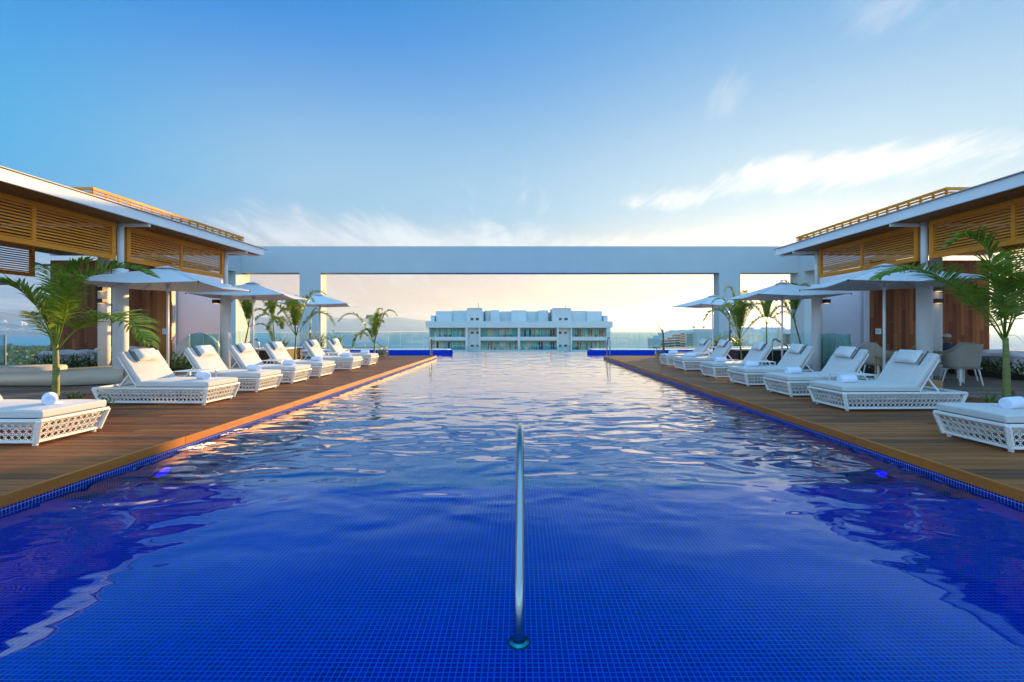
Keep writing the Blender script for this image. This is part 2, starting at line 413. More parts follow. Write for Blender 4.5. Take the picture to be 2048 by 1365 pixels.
def water():
    m, t, p, out = newmat('pool_water'); g = G(t); t.nodes.remove(p)
    v = g.pos((0.62, 1.0, 1))
    n1 = g.noise(v, 0.75, 2, 0.5, 0.4)       # slow swell
    n2 = g.noise(v, 2.1, 1, 0.45, 0.7)       # ripples a hand wide
    n4 = g.noise(v, 4.6, 1, 0.5, 0.4)
    n3 = g.noise(v, 9.5, 1, 0.5, 0.3)        # small chop
    msk = g.noise(g.pos((0.6, 0.35, 1)), 0.8, 2, 0.5)
    sp = g.n('ShaderNodeSeparateXYZ'); tcn = g.n('ShaderNodeTexCoord'); g.link(tcn.outputs['Object'], sp.inputs[0])
    far = g.rng(sp.outputs[1], 2.0, 4.8, 0.10, 1.0, True)   # the shallow shelf lies calmer
    side = g.rng(g.m('ABSOLUTE', sp.outputs[0]), 1.4, 3.4, 0.0, 0.5, True)
    patch = g.m('ADD', g.rng(msk, 0.42, 0.62), side)
    h = g.m('ADD', g.m('MULTIPLY', n1, 0.020), g.m('MULTIPLY', n2, 0.044))
    h = g.m('ADD', h, g.m('MULTIPLY', g.m('MULTIPLY', n4, g.m('ADD', patch, 0.5)), 0.0110))
    h = g.m('ADD', h, g.m('MULTIPLY', g.m('MULTIPLY', n3, patch), 0.0026))
    h = g.m('MULTIPLY', g.m('MULTIPLY', h, far), g.rng(sp.outputs[1], 5.5, 11.0, 1.0, 0.34, True))
    nrm = g.bump(h, 1.0)
    rf = g.n('ShaderNodeBsdfRefraction'); rf.inputs['IOR'].default_value = 1.333; rf.inputs['Roughness'].default_value = 0.0
    rf.inputs['Color'].default_value = (0.25, 0.93, 1.0, 1)
    gs = g.n('ShaderNodeBsdfGlossy'); gs.inputs['Roughness'].default_value = 0.0; gs.inputs['Color'].default_value = (1, 1, 1, 1)
    lw = g.n('ShaderNodeLayerWeight'); lw.inputs['Blend'].default_value = 0.5      # grazing reflectivity of rippled water
    for q in (rf.inputs['Normal'], gs.inputs['Normal'], lw.inputs['Normal']): g.link(nrm, q)
    fac = g.m('ADD', 0.012, g.m('MULTIPLY', 0.988, g.m('POWER', lw.outputs['Facing'], 3.8)), clamp=True)
    g.link(g.mix(g.rng(lw.outputs['Facing'], 0.45, 0.80, 0, 1, True), (0.12, 0.70, 0.95), (1.0, 1.0, 1.0)), gs.inputs['Color'])
    mx = g.n('ShaderNodeMixShader'); g.link(fac, mx.inputs[0]); g.link(rf.outputs[0], mx.inputs[1]); g.link(gs.outputs[0], mx.inputs[2])
    g.link(mx.outputs[0], out.inputs[0]); return m
M['water'] = water()
def sea():
    m, t, p, out = newmat('sea_water'); g = G(t)
    v = g.pos((1, 1, 1))
    n = g.noise(v, 0.006, 5, 0.6, 0.3)
    g.link(g.mix(g.rng(n, 0.35, 0.65), (0.012, 0.24, 0.36), (0.02, 0.32, 0.42)), p.inputs['Base Color'])
    p.inputs['Roughness'].default_value = 0.45; p.inputs['Specular IOR Level'].default_value = 0.3
    h = g.m('ADD', g.m('MULTIPLY', g.noise(v, 0.05, 4, 0.6), 3.0), g.m('MULTIPLY', g.noise(v, 0.4, 3, 0.6), 0.5))
    g.link(g.bump(h, 0.6), p.inputs['Normal'])
    return m
M['sea'] = sea()
M['land'] = pmat('scrub_ground', (0.06, 0.085, 0.035), 0.9, var=0.5, vs=0.02, bump=0.5, bs=0.2)
M['hill'] = pmat('hazed_hill_scrub', (0.20, 0.24, 0.25), 0.95, var=0.35, vs=0.004, bump=6, bs=0.01)  # scrub paled and blued, part of the haze put into its colour
def emis(name, col, st):
    m, t, p, out = newmat(name); p.inputs['Base Color'].default_value = (*col, 1)
    p.inputs['Emission Color'].default_value = (*col, 1); p.inputs['Emission Strength'].default_value = st; return m
M['poollamp'] = emis('blue_pool_lamp', (0.0, 0.0, 1.0), 9.0)
M['warmlamp'] = emis('warm_lamp', (1.0, 0.55, 0.2), 0.7)
# ================================================================== SETTING
PX = 3.69          # half width of the pool
WZ = -0.12         # water level
DY = 20.3          # far end of the timber decks
GX = 7.9           # timber deck changes to grey deck here
def boards(x0, x1, y0, y1, w=0.130, gap=0.010, z=0.0, th=0.03, lmin=1.6, lmax=3.4):
    b = MB(); y = y0
    while y < y1 - 0.02:
        x = x0; e = min(y + w - gap, y1)
        cut = x0 + random.uniform(0.4, lmax)
        while x < x1 - 1e-4:
            nx = min(cut, x1)
            if x1 - nx < 0.5: nx = x1
            b.box(x, nx - (0.003 if nx < x1 else 0), y, e, z - th, z - random.uniform(0, 0.0008))
            x = nx; cut = x + random.uniform(lmin, lmax)
        y += w
    return b
for sg, nm in ((-1, 'left'), (1, 'right')):
    xs = sorted((sg * (PX + 0.031), sg * GX))
    o = boards(xs[0], xs[1], -2.2, DY - 0.035).build('deck', M['deck']); tag(o, kind='structure')
    xs = sorted((sg * (GX + 0.004), sg * 16.5))
    o = boards(xs[0], xs[1], -2.2, 27.0, w=0.15, lmin=2, lmax=5).build('deck', M['deck_grey']); tag(o, kind='structure')
    # substrate below the boards (dark gaps)
    b = MB().box(sg * (PX + 0.03), sg * GX, -2.2, DY - 0.04, -0.35, -0.032); b.box(sg * GX, sg * 16.5, -2.2, 27.2, -0.35, -0.032)
    tag(b.build('deck_base', M['soil']), kind='structure')
    # coping: upright timber edge boards, end to end
    b = MB(); y = -2.2
    while y < DY:
        e = min(y + 2.42, DY)
        b.box(sg * (PX - 0.012), sg * (PX + 0.030), y, e - 0.003, -0.082, 0.004); y = e
    b.box(sg * (PX + 0.031), sg * GX, DY - 0.034, DY + 0.004, -0.082, 0.003)
    tag(b.build('coping', M['coping'], bevel=0.003), kind='structure')
# pool shell (tiled): shallow shelf, step, deep basin, side walls, wide basin beyond the decks
b = MB()
sh = WZ - 0.10
b.box(-PX - 0.1, PX + 0.1, -2.2, 3.62, -1.7, sh)              # sun shelf
b.box(-PX - 0.1, PX + 0.1, 3.62, 4.3, -1.7, -0.62)            # step
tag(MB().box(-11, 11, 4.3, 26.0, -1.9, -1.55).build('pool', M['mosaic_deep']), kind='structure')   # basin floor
bw = MB()
for sg in (-1, 1):
    bw.box(sg * PX, sg * (PX + 0.10), -2.2, DY - 0.001, -1.549, -0.084)
    bw.box(sg * (PX + 0.10), sg * 11, DY - 0.12, DY - 0.002, -1.548, -0.084)
    b.box(sg * 11, sg * 11.2, DY - 0.5, 26.2, -1.9, -0.05)
b.box(-PX, PX, -2.4, -2.2, -1.7, 0.0)
b.box(-11, 11, 26.0, 26.15, -1.9, WZ - 0.012)                  # infinity lip
tag(b.build('pool', M['mosaic']), kind='structure'); tag(bw.build('pool', M['mosaic_wall']), kind='structure')
# raised gutter walls that flank the infinity edge (round ended, blue tiles, pale top)
for sg in (-1, 1):
    w = empty('gutter_wall', (sg * 6.5, 24.3, WZ), 'low blue tiled wall with rounded end %s the infinity edge' % ('left of' if sg < 0 else 'right of'), 'pool wall', 'blue walls beside the infinity edge')
    b = MB(); xe = sg * 3.55
    b.box(xe + sg * 0.10, sg * 10.9, 24.1, 24.35, WZ - 0.6, 0.075)
    b.lathe([(0.10, WZ - 0.6), (0.125, WZ - 0.3), (0.125, 0.05), (0.11, 0.075)], (xe + sg * 0.11, 24.225, 0), 16)
    b.build('wall', M['mosaic'], w, smooth=False)
    MB().box(xe + sg * 0.3, sg * 10.9, 24.36, 25.6, WZ - 0.3, 0.085).build('gutter_top', M['glass_edge'], w)
# water sheet
b = MB(); xs = [-PX, PX]
def sheet(b, x0, x1, y0, y1, z): b.add([(x0, y0, z), (x1, y0, z), (x1, y1, z), (x0, y1, z)], [(0, 1, 2, 3)])
v = [(-PX, -2.2), (PX, -2.2), (PX, DY), (11, DY), (11, 26.12), (-11, 26.12), (-11, DY), (-PX, DY)]
b.add([(x, y, WZ) for x, y in v], [tuple(range(8))])
tag(b.build('water', M['water']), kind='structure')
# pool lamps in the side walls below the water
for sg in (-1, 1):
    t = empty('pool_lamp', (sg * (PX - 0.01), 4.69, -0.70), 'glowing blue round underwater lamp in the %s pool wall' % ('left' if sg < 0 else 'right'), 'pool lamp', 'underwater lamps')
    for nm, r, d, mm in (('lens', 0.085, 0.030, 'poollamp'), ('ring', 0.11, 0.018, 'tub')):
        b = MB(); b.lathe([(r, 0), (r, d), (r * 0.8, d + 0.012)], (0, 0, 0), 20)
        b.xf(Matrix.Rotation(R(-90) * sg, 4, 'Y')); b.build(nm, M[mm], t, local=True)
# building below the terrace
t = empty('hotel_building', (0, 12, -44), 'tall white hotel block that carries the pool terrace', 'building')
MB().box(-16.5, 16.5, -10, 28.9, -44, -1.95).build('wall', M['white'], t)
MB().box(-16.5, 16.5, -10, -2.45, -1.94, -0.02).build('roof', M['white'], t)
MB().box(-9.0, 9.0, 26.2, 30.4, -1.93, -0.95).build('catch_basin', M['mosaic'], t)
for sg in (-1, 1):
    MB().box(sg * 9.0, sg * 19.5, 27.2, 31.2, -1.93, -0.03).build('terrace_slab', M['deck_grey'], t)
# sea, land, hills
b = MB(); n = 96; rs = [0, 700, 2000, 6300]
rs = [1.0, 900, 2500, 6400]
vs = [(r * math.cos(k * 2 * math.pi / n), r * math.sin(k * 2 * math.pi / n), -45) for r in rs for k in range(n)]
fs = [(i * n + k, i * n + (k + 1) % n, (i + 1) * n + (k + 1) % n, (i + 1) * n + k) for i in range(3) for k in range(n)] + [tuple(range(n))]
b.add(vs, fs); tag(b.build('sea', M['sea']), kind='structure')
def coast(x):      # shoreline distance along +Y
    if x < -560: return 800 + 60 * math.sin(x * 0.006)
    return 760 + 0.10 * (x + 560) * (1 if x < 400 else 1) + 18 * math.sin(x * 0.02)
b = MB(); xs_ = [-3200 + 80 * i for i in range(81)]
for i in range(80):
    xa, xb = xs_[i], xs_[i + 1]
    for (ya, yb) in ((-1500, 0), (0, 300), (300, None)):
        ca = coast(xa) if yb is None else yb; cb_ = coast(xb) if yb is None else yb
        b.add([(xa, ya, -43), (xb, ya, -43), (xb, cb_, -43.0), (xa, ca, -43.0)], [(0, 1, 2, 3)])
        if yb is None: b.add([(xa, ca, -43), (xb, cb_, -43), (xb, cb_ + 25, -45.2), (xa, ca + 25, -45.2)], [(0, 1, 2, 3)])
tag(b.build('land', M['land']), kind='structure')
# hills across the bay: a heightfield in polar form
def fb(x, k=1.0):
    return sum(math.sin(x * f * k + p) * a for f, p, a in ((3.1, .3, .5), (7.7, 1.9, .27), (15.3, 4.1, .14), (31.7, 2.2, .07), (61.0, 5.2, .035)))
def hills(name, r0, r1, a0, a1, hfun, nz=14, na=260):
    b = MB(); vs = []
    for j in range(nz + 1):
        u = j / nz; r = r0 + (r1 - r0) * u
        for i in range(na + 1):
            a = a0 + (a1 - a0) * i / na
            h = hfun(math.degrees(a)) * (math.sin(u * math.pi * 0.5) ** 0.9) * (1 + 0.22 * fb(a * 9 + u * 4.0) * (1 - u * 0.6))
            vs.append((math.sin(a) * r, math.cos(a) * r, -45.5 + max(0, h)))
    fs = [(j * (na + 1) + i, j * (na + 1) + i + 1, (j + 1) * (na + 1) + i + 1, (j + 1) * (na + 1) + i) for j in range(nz) for i in range(na)]
    return b.add(vs, fs).build(name, M['hill'], smooth=True)
def lerp_tab(tab, x):
    if x <= tab[0][0]: return tab[0][1]
    for (a, va), (b_, vb) in zip(tab, tab[1:]):
        if x <= b_: return va + (vb - va) * (x - a) / (b_ - a)
    return tab[-1][1]
# far range: elevation as seen above the sea line, degrees of azimuth
far_t = [(-80, 300), (-60, 370), (-48, 330), (-42, 300), (-36, 270), (-30, 260), (-24, 285), (-20, 250), (-17, 275), (-14.5, 290), (-12, 240), (-9, 175), (-6, 110), (-3, 50), (0, 0)]
tag(hills('mountains', 8200, 10500, R(-80), R(0), lambda d: lerp_tab(far_t, d)), kind='structure')
near_t = [(-85, 260), (-60, 250), (-50, 220), (-46, 160), (-43, 90), (-40, 45), (-36, 20), (-33, 0)]
tag(hills('mountains', 5000, 6600, R(-85), R(-33), lambda d: lerp_tab(near_t, d)), kind='structure')
# white houses on the hillside across the bay (each a thing)
hx = [(2, 662, 9), (10, 660, 7), (22, 650, 6), (12, 648, 5), (30, 661, 8), (42, 659, 7), (37, 645, 8), (45, 647, 6), (64, 655, 9), (72, 657, 7), (66, 651, 6), (75, 659, 5), (55, 662, 7), (83, 660, 8), (95, 661, 6), (6, 643, 5), (88, 652, 5), (100, 656, 5)]
HL = ['at the far left shore', 'by the shore, second from the left edge', 'half way up the slope, above the shore houses', 'high on the left slope, second highest', 'by the shore below the slope houses', 'wide low, mid shore', 'high on the slope, left of the palm stem', 'high on the slope, beside the highest pair', 'wide, on the lower slope left of the palm trunk', 'on the lower slope, right of the wide house', 'stacked above the wide house on the slope', 'small, lower right of the wide slope house', 'at the water line, left of the slope cluster', 'at the water line right of the slope cluster', 'at the right end of the shore houses', 'highest on the left slope', 'small, high at the right end of the slope', 'rightmost, just above the shore']
for i, (px_, py_, s_) in enumerate(hx):
    d = 5150 if py_ > 655 else 5450
    x = (px_ - 1040) / 920; z = (658 - py_) / 920
    dist = d / math.sqrt(1 + x * x)
    o = empty('hillside_house', (x * dist, dist, -45), 'small white house %s across the bay' % HL[i], 'house', 'white houses across the bay')
    w = s_ * 5.0; b = MB(); zt = z * dist + 1.19
    b.box(x * dist - w, x * dist + w, dist - 12, dist + 12, -45, zt); b.box(x * dist - w * .4, x * dist + w * .7, dist - 6, dist + 9, zt, zt + 9)
    b.build('wall', M['city'], o)

# sea haze between here and the far shore
m, t_, p_, out_ = newmat('sea_haze'); t_.nodes.remove(p_)
pv = t_.nodes.new('ShaderNodeVolumePrincipled'); pv.inputs['Color'].default_value = (0.55, 0.76, 1.0, 1); pv.inputs['Density'].default_value = 0.00010; pv.inputs['Anisotropy'].default_value = 0.45
t_.links.new(pv.outputs[0], out_.inputs['Volume'])
tag(MB().box(-11500, 11500, -3000, 11500, -47, 345).build('haze', m), kind='stuff')

# ================================================================== FAR BUILDINGS
def cpx(x, y, Y): return ((x - 1040) / 920 * Y, (658 - y) / 920 * Y + 1.19)
# --- long white condominium straight ahead
Y = 110
t = empty('condominium', (0, Y, -43), 'long pale blue condominium with teal windows straight beyond the infinity edge', 'building')
def seg(b, x0, x1, y0, y1, ya, yb):
    a = cpx(x0, y1, Y); c = cpx(x1, y0, Y); b.box(a[0], c[0], ya, yb, a[1], c[1]); return b
x0, zb = cpx(856, 700, Y); x1, _ = cpx(1221, 700, Y)
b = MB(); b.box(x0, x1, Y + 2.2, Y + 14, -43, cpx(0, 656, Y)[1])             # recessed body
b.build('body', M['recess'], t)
b = MB()
seg(b, 852, 1225, 643, 656, Y - 0.3, Y + 14.5)                               # top parapet
for (a, c) in ((856, 933), (960, 1036), (1040, 1115), (1143, 1214)):
    for k in range(9):
        yy = 674 + 26 * k
        seg(b, a, c, yy, yy + 7.5, Y - 0.05, Y + 2.15)
for (a, c) in ((931, 935.5), (957.5, 961), (1035.5, 1040.5), (1113.5, 1117), (1141, 1144), (1212.5, 1221)):
    seg(b, a, c, 656.1, 960, Y - 0.2, Y + 2.19)
b.build('facade', M['city'], t)
for (a, c) in ((935.6, 957.4), (1117.1, 1140.9), (856, 859)):
    b = MB(); seg(b, a, c, 656.1, 960, Y + 0.9, Y + 2.18); b.build('stair_wall', M['city'], t)
for (a, c, tp, d0) in ((868, 900, 622, 2.5), (900, 933, 620.5, 3.5), (967, 980, 620.5, 4), (980, 998, 619.5, 3), (998, 1022, 621.5, 5), (1022, 1053, 620, 3), (1053, 1078, 621.5, 5), (1078, 1098, 620, 3.2), (1143, 1177, 620.5, 3.5), (1177, 1208, 622, 2.5), (859, 866, 631, 1.5), (1210, 1218, 631, 1.5)):
    b = MB(); seg(b, a, c, tp, 643.2, Y + d0, Y + 13); b.build('penthouse', M['city'], t)
b = MB(); seg(b, 866, 1210, 623, 643.15, Y + 8, Y + 12.9); b.build('penthouse', M['city'], t)
for (a, c) in ((933, 965), (1105, 1143)):
    b = MB(); seg(b, a, c, 617, 643.1, Y + 0.6, Y + 9); seg(b, a + 1.5, c - 1.5, 616.2, 617, Y + 0.5, Y + 9.1); b.build('tower', M['city'], t)
for (a, w) in ((940.5, 6), (951, 6.5), (1118.5, 5.5), (1129, 7)):
    b = MB(); seg(b, a, a + w, 636, 641, Y + 0.53, Y + 0.7); b.build('window', M['windark'], t)
for a in (941, 952, 1118.5, 1129):
    for yy in (664, 690):
        b = MB(); seg(b, a, a + 5.5, yy, yy + 4.2, Y + 0.86, Y + 1.0); b.build('window', M['windark'], t)
rr = random.Random(3)
for (a, c) in ((863, 933), (962, 1035), (1041, 1113), (1145, 1212)):
    wd = (c - a) / 3
    for f in range(2):
        yt = 657.8 + f * 26
        for k in range(3):
            xa = a + k * wd + 1.8; xb = a + (k + 1) * wd - 2.2
            fr = MB(); seg(fr, xa, xb, yt, yt + 16.1, Y + 2.10, Y + 2.2)
            wo_ = fr.build('window', M['winteal'] if rr.random() < 0.75 else M['curtain'], t)
            b = MB(); q = (xb - xa) / 4
            for j in range(5): seg(b, xa + q * j - 0.35, xa + q * j + 0.35, yt, yt + 16, Y + 2.0, Y + 2.12)
            seg(b, xa, xb, yt, yt + 0.8, Y + 2.0, Y + 2.12)
            b.build('frame', M['city'], wo_)
            b = MB(); j = rr.choice((1, 2)); seg(b, xa + q * j + 0.4, xa + q * (j + 1) - 0.4, yt + 1, yt + 16, Y + 2.04, Y + 2.09)
            if rr.random() < 0.6: seg(b, xa + q * 3 + 0.4, xb - 0.5, yt + 1, yt + 16, Y + 2.05, Y + 2.095)
            b.build('pane', M['windark'] if rr.random() < 0.6 else M['curtain'], wo_)
        # balcony railing and a few chairs behind it
        b = MB(); seg(b, a - 1, c, yt + 11.2, yt + 16.3, Y + 0.02, Y + 0.04); b.build('balcony_glass', M['glass'], t)
        b = MB()
        for _ in range(4):
            xx = rr.uniform(a, c - 6); seg(b, xx, xx + rr.uniform(2, 5), yt + 13.4, yt + 16.2, Y + 0.5, Y + 1.1); seg(b, xx, xx + 0.8, yt + 11.5, yt + 16, Y + 0.5, Y + 1.1)
        b.build('balcony_furniture', M['dark'] if rr.random() < .5 else M['planter'], t)
b = MB()
for (xx, y0_, y1_) in ((953.5, 604, 617), (1134, 608, 617)):
    p = cpx(xx, y1_, Y); q = cpx(xx, y0_, Y); b.tube([(p[0], Y + 4, p[1]), (q[0], Y + 4, q[1])], 0.06, 5)
q = cpx(1134, 609, Y); b.tube([(q[0], Y + 4, q[1]), (q[0] + 0.9, Y + 4, q[1])], 0.04, 5)
q = cpx(969, 620, Y); b.tube([(q[0], Y + 3.8, q[1] - 2.5), (q[0], Y + 3.8, q[1] + 0.3)], 0.05, 5)
b.build('antenna', M['dark'], t)
# --- stepped condo tower on the right
Y = 230
t = empty('stepped_tower', (100, Y, -43), 'stepped pale apartment tower with stacked balconies beyond the glass railing', 'building')
steps = [(1329, 1341, 679), (1341, 1352, 673), (1352, 1368, 667), (1368, 1376, 663.5), (1376, 1400, 661), (1400, 1462, 661.5)]
b = MB()
for i, (a, c, tp) in enumerate(steps): seg(b, a, c, tp, 960, Y + 6 - (i % 2), Y + 30)
b.build('body', M['city'], t)
for i, (a, c, tp) in enumerate(steps[:5]):
    yy = tp + 3.0
    while yy < 706:
        b = MB(); seg(b, a + 0.6, c - 0.6, yy, yy + 3.6, Y + 4.75, Y + 4.95 + (1 - i % 2) * 0.9)
        o = b.build('window', M['recess'] if i == 4 else M['windark'], t)
        b = MB(); seg(b, a - 0.6, c + 0.3, yy + 3.7, yy + 4.8, Y + 3.0, Y + 4.7); b.build('balcony', M['city'], t)
        yy += 5.1
for (a, c) in ((1402, 1411), (1424, 1431)):
    for k in range(9):
        b = MB(); seg(b, a, c, 666 + 5.1 * k, 669.3 + 5.1 * k, Y + 4.85, Y + 4.98); b.build('window', M['windark'], t)
b = MB(); seg(b, 1398, 1435, 660, 664.5, Y + 3, Y + 31); seg(b, 1390, 1398, 659.5, 661.5, Y + 8, Y + 20); seg(b, 1408, 1415, 659, 660.5, Y + 8, Y + 20); b.build('roof', M['city'], t)
b = MB()
for xx, yy in ((1402.5, 655), (1423, 655)):
    p = cpx(xx, yy, Y); b.tube([(p[0], Y + 10, p[1] - 1.5), (p[0], Y + 10, p[1])], 0.15, 5); b.box(p[0] - .6, p[0] + .6, Y + 9.6, Y + 10.4, p[1] - .2, p[1] + .5)
b.build('antenna', M['dark'], t)
# --- neighbouring block seen between the right piers
Y = 46
t = empty('neighbour_block', (24, Y, -43), 'pale neighbouring block with notched roofline and beige recess between the right piers', 'building')
b = MB(); seg(b, 1462, 1556, 658.5, 1500, Y, Y + 10); seg(b, 1588, 1700, 658.5, 1500, Y - 0.01, Y + 9.9); seg(b, 1556.1, 1587.9, 658.5, 668.5, Y - 0.02, Y + 9.8); seg(b, 1556.1, 1587.9, 689, 1500, Y - 0.03, Y + 9.7)
b.build('wall', M['city'], t)
b = MB(); seg(b, 1556.2, 1587.8, 668.6, 688.9, Y + 1.2, Y + 6); b.build('recess_wall', M['city2'], t)
b = MB(); seg(b, 1555.2, 1557.6, 658, 690, Y - 0.4, Y + 1); b.build('beige_fin', M['city2'], t)
for (a, c) in ((1489.5, 1495), (1497, 1500), (1502.5, 1506), (1509, 1513.5), (1536, 1541), (1543, 1547.5), (1550, 1555), (1557, 1562), (1565, 1569), (1572, 1577)):
    b = MB(); seg(b, a, c, 654.8, 658.4, Y + 0.5, Y + 1.5); b.build('roof_vent', M['city'], t)
b = MB(); seg(b, 1497, 1522, 669, 690, Y - 0.12, Y + 0.1); o = b.build('window', M['glass_edge'], t)
b = MB(); seg(b, 1496, 1523, 668, 669.4, Y - 0.2, Y - 0.13); seg(b, 1521, 1523, 669.5, 690, Y - 0.2, Y - 0.13); seg(b, 1511, 1512, 669.5, 690, Y - 0.2, Y - 0.13); b.build('frame', M['white'], o)
b = MB(); seg(b, 1512, 1521, 672, 690, Y - 0.16, Y - 0.125); b.build('curtain', M['curtain'], o)

# ================================================================== FAR TREES
def leaf_cloud(b, c, r, n, s, rnd, squash=0.8):
    for _ in range(n):
        while True:
            p = Vector((rnd.uniform(-1, 1), rnd.uniform(-1, 1), rnd.uniform(-1, 1)))
            if 0.25 < p.length < 1: break
        p = Vector((p.x * r, p.y * r, p.z * r * squash)) + Vector(c)
        a = Vector((rnd.uniform(-1, 1), rnd.uniform(-1, 1), rnd.uniform(-1, 1))).normalized()
        u = a.orthogonal().normalized() * s * rnd.uniform(.6, 1.3); w = a.cross(u).normalized() * s * 0.6
        b.add([p - u, p + w, p + u, p - w], [(0, 1, 2, 3)])
rnd = random.Random(11)
b = MB()
for i in range(1500):       # wood on the low ground far left
    y = rnd.uniform(170, 790) ; x = -y * rnd.uniform(0.86, 1.32)
    if y > coast(x) - 6: continue
    r = rnd.uniform(4, 8) * (0.8 + y / 1600)
    leaf_cloud(b, (x, y, -43 + r * 0.75 + rnd.uniform(0, 3)), r, 26, r * 0.34, rnd, 0.75)
for i in range(260):        # beach scrub right of centre
    x = rnd.uniform(120, 420); y = coast(x) - rnd.uniform(2, 60); r = rnd.uniform(2, 5)
    leaf_cloud(b, (x, y, -43 + r * 0.6), r, 14, r * 0.4, rnd)
for i in range(120):
    x = rnd.uniform(-420, -120); y = coast(x) - rnd.uniform(2, 60); r = rnd.uniform(2, 5)
    leaf_cloud(b, (x, y, -43 + r * 0.6), r, 14, r * 0.4, rnd)
tag(b.build('far_wood', M['farwood']), kind='stuff')
def far_palm(x, y, h, r, rnd):
    t = empty('coconut_palm', (x, y, -43), 'distant coconut palm standing on the shore line against the sea', 'palm tree', 'coconut palms on the far shore')
    MB().tube([(x, y, -43), (x + rnd.uniform(-1, 1), y, -43 + h * .5), (x + rnd.uniform(-2, 2), y, -43 + h)], [0.5, 0.35, 0.3], 5).build('trunk', M['trunk'], t)
    b = MB(); c = Vector((x, y, -43 + h))
    for k in range(11):
        a = k * 2 * math.pi / 11 + rnd.uniform(-.2, .2); e = rnd.uniform(0.1, 1.0)
        pts = [c + Vector((math.cos(a), math.sin(a), 0)) * r * u + Vector((0, 0, r * (e * u - 1.1 * u * u))) for u in (0, .35, .7, 1)]
        s = Vector((-math.sin(a), math.cos(a), 0)) * r * 0.16
        for p, q in zip(pts, pts[1:]):
            b.add([p - s, p + s * .1 + Vector((0, 0, .3)), q + s * .1 + Vector((0, 0, .3)), q - s, p + s, q + s], [(0, 1, 2, 3), (1, 4, 5, 2)])
    b.build('crown', M['farwood'], t)
for px_ in (3, 17, 20, 32, 45, 54, 60, 66, 70, 77, 88, 94, 99):
    y = rnd.uniform(690, 760); x = (px_ - 1040) / 920 * y
    far_palm(x, y, rnd.uniform(15, 20), rnd.uniform(4.0, 5.5), rnd)
# ================================================================== PORTAL FRAME
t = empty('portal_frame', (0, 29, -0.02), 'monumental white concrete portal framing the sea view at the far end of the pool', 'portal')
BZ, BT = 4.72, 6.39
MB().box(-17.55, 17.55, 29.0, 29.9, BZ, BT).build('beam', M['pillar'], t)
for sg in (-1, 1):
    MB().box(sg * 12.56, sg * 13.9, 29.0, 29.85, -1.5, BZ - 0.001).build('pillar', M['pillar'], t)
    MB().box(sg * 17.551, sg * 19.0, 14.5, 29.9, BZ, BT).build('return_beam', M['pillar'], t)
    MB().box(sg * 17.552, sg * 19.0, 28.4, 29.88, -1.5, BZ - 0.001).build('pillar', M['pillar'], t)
# ================================================================== PAVILIONS
CX = 8.64
def slat_screen(parent, X, ya, yb, z0, z1, n=13, post=True, depth=0.05, mid=None):
    b = MB()
    f = 0.095
    b.box(X - depth / 2 - .01, X + depth / 2 + .01, ya, yb, z1 - f, z1); b.box(X - depth / 2 - .01, X + depth / 2 + .01, ya, yb, z0, z0 + f)
    for y in (ya, yb - f): b.box(X - depth / 2 - .009, X + depth / 2 + .009, y, y + f, z0 + f + .001, z1 - f - .001)
    fr = b.build('slat_screen', M['slat'], parent)
    b = MB()
    for m_ in (mid or [(ya + yb) / 2]): b.box(X - depth / 2 + .004, X + depth / 2 - .004, m_ - 0.035, m_ + 0.035, z0 + f + .001, z1 - f - .001)
    b.build('mullion', M['slat'], fr)
    b = MB(); h = (z1 - z0 - 2 * f) / n
    for k in range(n):
        z = z0 + f + h * (k + 0.5); b.box(X - 0.013, X + 0.013, ya + f, yb - f, z - h * 0.25, z + h * 0.25)
    b.build('slats', M['slat'], fr)
